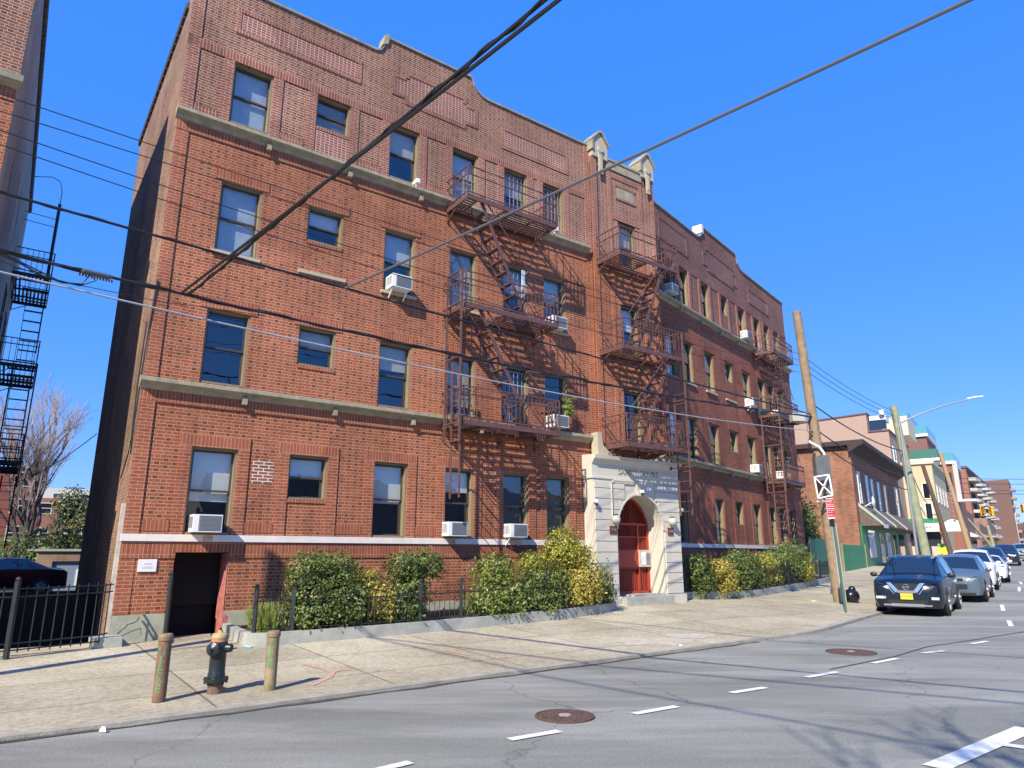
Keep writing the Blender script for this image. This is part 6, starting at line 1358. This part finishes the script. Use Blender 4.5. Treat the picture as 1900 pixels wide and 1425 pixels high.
# shops and low buildings between
for k,(s0,s1,yy,h,c,lb) in enumerate(((76,100,-2.5,6.5,(.20,.12,.09),'low dark brown shop row behind the tan pole'),(104,128,-1,5,(.30,.28,.24),'low grey shop row under the brown balcony block'),(140,175,-1.5,5.5,(.22,.13,.10),'low brown houses far down the left side of the street'),(185,240,-1.5,7.5,(.26,.15,.12),'farthest low red-brown buildings at the end of the street'))):
    T=thing('shop_building',lb,'building',(FC.w(s0,yy,0).x,FC.w(s0,yy,0).y,0)); z0=rise(s0+31)-1.8
    obj('wall',MB().box(s0,s1,yy,8,z0,z0+h),mat('far_wall_%d'%k,c,.9,var=.25,vscale=.8),T,FC)
    obj('awning',MB().prism([(yy,z0+3.4),(yy-1.3,z0+2.7),(yy-1.3,z0+2.5),(yy,z0+2.6)],'x',s0+.4,s1-.4),mat('far_awning_%d'%k,((.62,.6,.58),(.05,.16,.12),(.5,.2,.12),(.4,.35,.3))[k],.7),T,FC)
    n=int((s1-s0)/4)
    for i in range(n): obj('shop_window',MB().box(s0+.6+i*4,s0+3.2+i*4,yy-.06,yy-.005,z0+.5,z0+2.4),CARGL,T,FC)
obj('front_awning',MB().box(75.2,76,-3.6,0,2.0,2.5),WT,None,FC) if False else None
mb=MB(); 
def far_mass(label,name,pts,seed,m,hh):
    rg=random.Random(seed); mb=MB(); mb.raw=True
    for (x,y,z,r_,h_) in pts:
        for _ in range(260):
            a=rg.uniform(0,6.28); q=r_*math.sqrt(rg.random()); zz=z+h_*rg.random()**.7; px_,py_=x+q*math.cos(a),y+q*math.sin(a); s_=rg.uniform(.25,.6)*hh
            mb.add([(px_-s_,py_,zz-s_),(px_+s_,py_+s_*.4,zz-s_*.8),(px_+s_*.8,py_,zz+s_),(px_-s_*.6,py_-s_*.3,zz+s_)],[(0,1,2,3)])
    tag(obj(name,mb,m),label,'trees',kind='stuff')
far_mass('bare brown treeline closing the far end of the street','distant_trees',[(250+k*14,330-k*4,5,12,11) for k in range(12)]+[(215+k*9,290+k*8,4,9,8) for k in range(6)],5,mat('far_brown_twigs',(.20,.13,.11),.9,var=.3,vscale=.2),1.6)
am=MB(); q=[FA.w(-2.8,.1,-1.95),FA.w(-.0,.1,-1.95),FA.w(-.0,24,-1.95),FA.w(-9,24,-1.95),FA.w(-9,16,-1.95),FA.w(-2.8,15.6,-1.95)]; am.add(q,[tuple(range(6))]); q=[FA.w(-40,16.2,-1.94),FA.w(-9.2,16.2,-1.94),FA.w(-9.2,24.5,-1.94),FA.w(0,24.5,-1.94),FA.w(0,8,-1.94),FA.w(14,8,-1.94),FA.w(14,60,-1.94),FA.w(-40,60,-1.94)]; am.add(q,[tuple(range(8))]); tag(obj('alley_floor',am,mat('alley_shaded_asphalt',(.035,.034,.032),.9,var=.4,vscale=2)),kind='structure')  # floor sheet coloured near black to stand for the alley's shade
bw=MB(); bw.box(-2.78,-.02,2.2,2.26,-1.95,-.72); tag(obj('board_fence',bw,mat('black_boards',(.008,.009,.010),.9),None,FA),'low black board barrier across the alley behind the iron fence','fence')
far_mass('low dark shrubs and trees behind the alley garage','distant_trees',[(-40+k*7,50+k*1.5,-2,4,3.2) for k in range(4)],6,LG,.35)
# traffic signals
YS=mat('signal_yellow',(.80,.48,.015),.5)
def signal(label,x,y,z,rz,arm,k=1.0):
    T=thing('traffic_light',label,'traffic light',(x,y,z),rz,'yellow traffic lights down the street')
    mb=MB(); mb.box(-.17*k,.17*k,-.11,.11,-.53*k,.53*k); obj('housing',mb,YS,T)
    for q,c in ((.35,(.25,.02,.02)),(0,(.3,.16,.02)),(-.35,(.02,.12,.06))):
        obj('lens',MB().lathe([(.11*k,-.13),(.11*k,-.115)],(0,0,q*k),14,'y'),mat('lens_%d'%int(q*10),c,.2),T)
        mb=MB(); mb.lathe([(.14*k,-.33),(.145*k,-.11)],(0,0,q*k),12,'y'); mb.f=[f_ for f_ in mb.f if len(f_)==4]; mb.mi=[0]*len(mb.f); obj('visor',mb,YS,T)
    if arm: mb=MB(); mb.tube([(0,0,.5*k),(0,.1,.8*k),arm],.04,6); obj('bracket_arm',mb,IRONB,T)
    return T
signal('nearest yellow traffic light beside the dark red pole',37.0,60.6,2.35,R(-38),(-1.2,1.5,1.2),1.15)
signal('left of the two yellow traffic lights hanging together',54.25,80.8,4.85,R(-20),(.4,.5,1.3),1.05); signal('right of the two yellow traffic lights hanging together',55.35,80.8,4.85,R(-62),(-.4,.5,1.3),1.05)
signal('yellow traffic light cut by the right edge of the picture',70.6,96.8,6.2,R(-40),None,1.1)
T=thing('shop_sign','small yellow shop sign below the nearest traffic light','sign',(37.6,61.6,.3),R(-38)); obj('panel',MB().box(-.55,.55,-.05,.05,-.35,.3),mat('yellow_sign',(.75,.52,.06),.6),T); obj('green_band',MB().box(-.5,.5,-.06,.04,.31,.62),mat('sign_green',(.15,.42,.08),.6),T)
# ---------------------------------------------------------------- behind the camera: what the windows reflect and what shades the road
OF=Frame(FA.w(-30,-31,0).xy,FA.h); T=thing('row_house','long low brick row across the street, behind the viewer','building',(OF.o.x,OF.o.y,-1.7))
obj('wall',MB().box(0,32,-10,0,-1.8,6.2),BRNFAR,T,OF)
OF2=Frame(FA.w(8,-31,0).xy,FA.h); T=thing('row_house','grey row across the street, farther right behind the viewer','building',(OF2.o.x,OF2.o.y,-1.7))
obj('wall',MB().box(0,40,-10,0,-1.8,5.2),mat('grey_row_wall',(.25,.24,.22),.9,var=.2),T,OF2)
bare_tree('bare street tree behind the viewer whose shadow falls on the road',-1.2,-4.6,-1.73,17,.2,23,1.15,levels=5,tmin=.018)
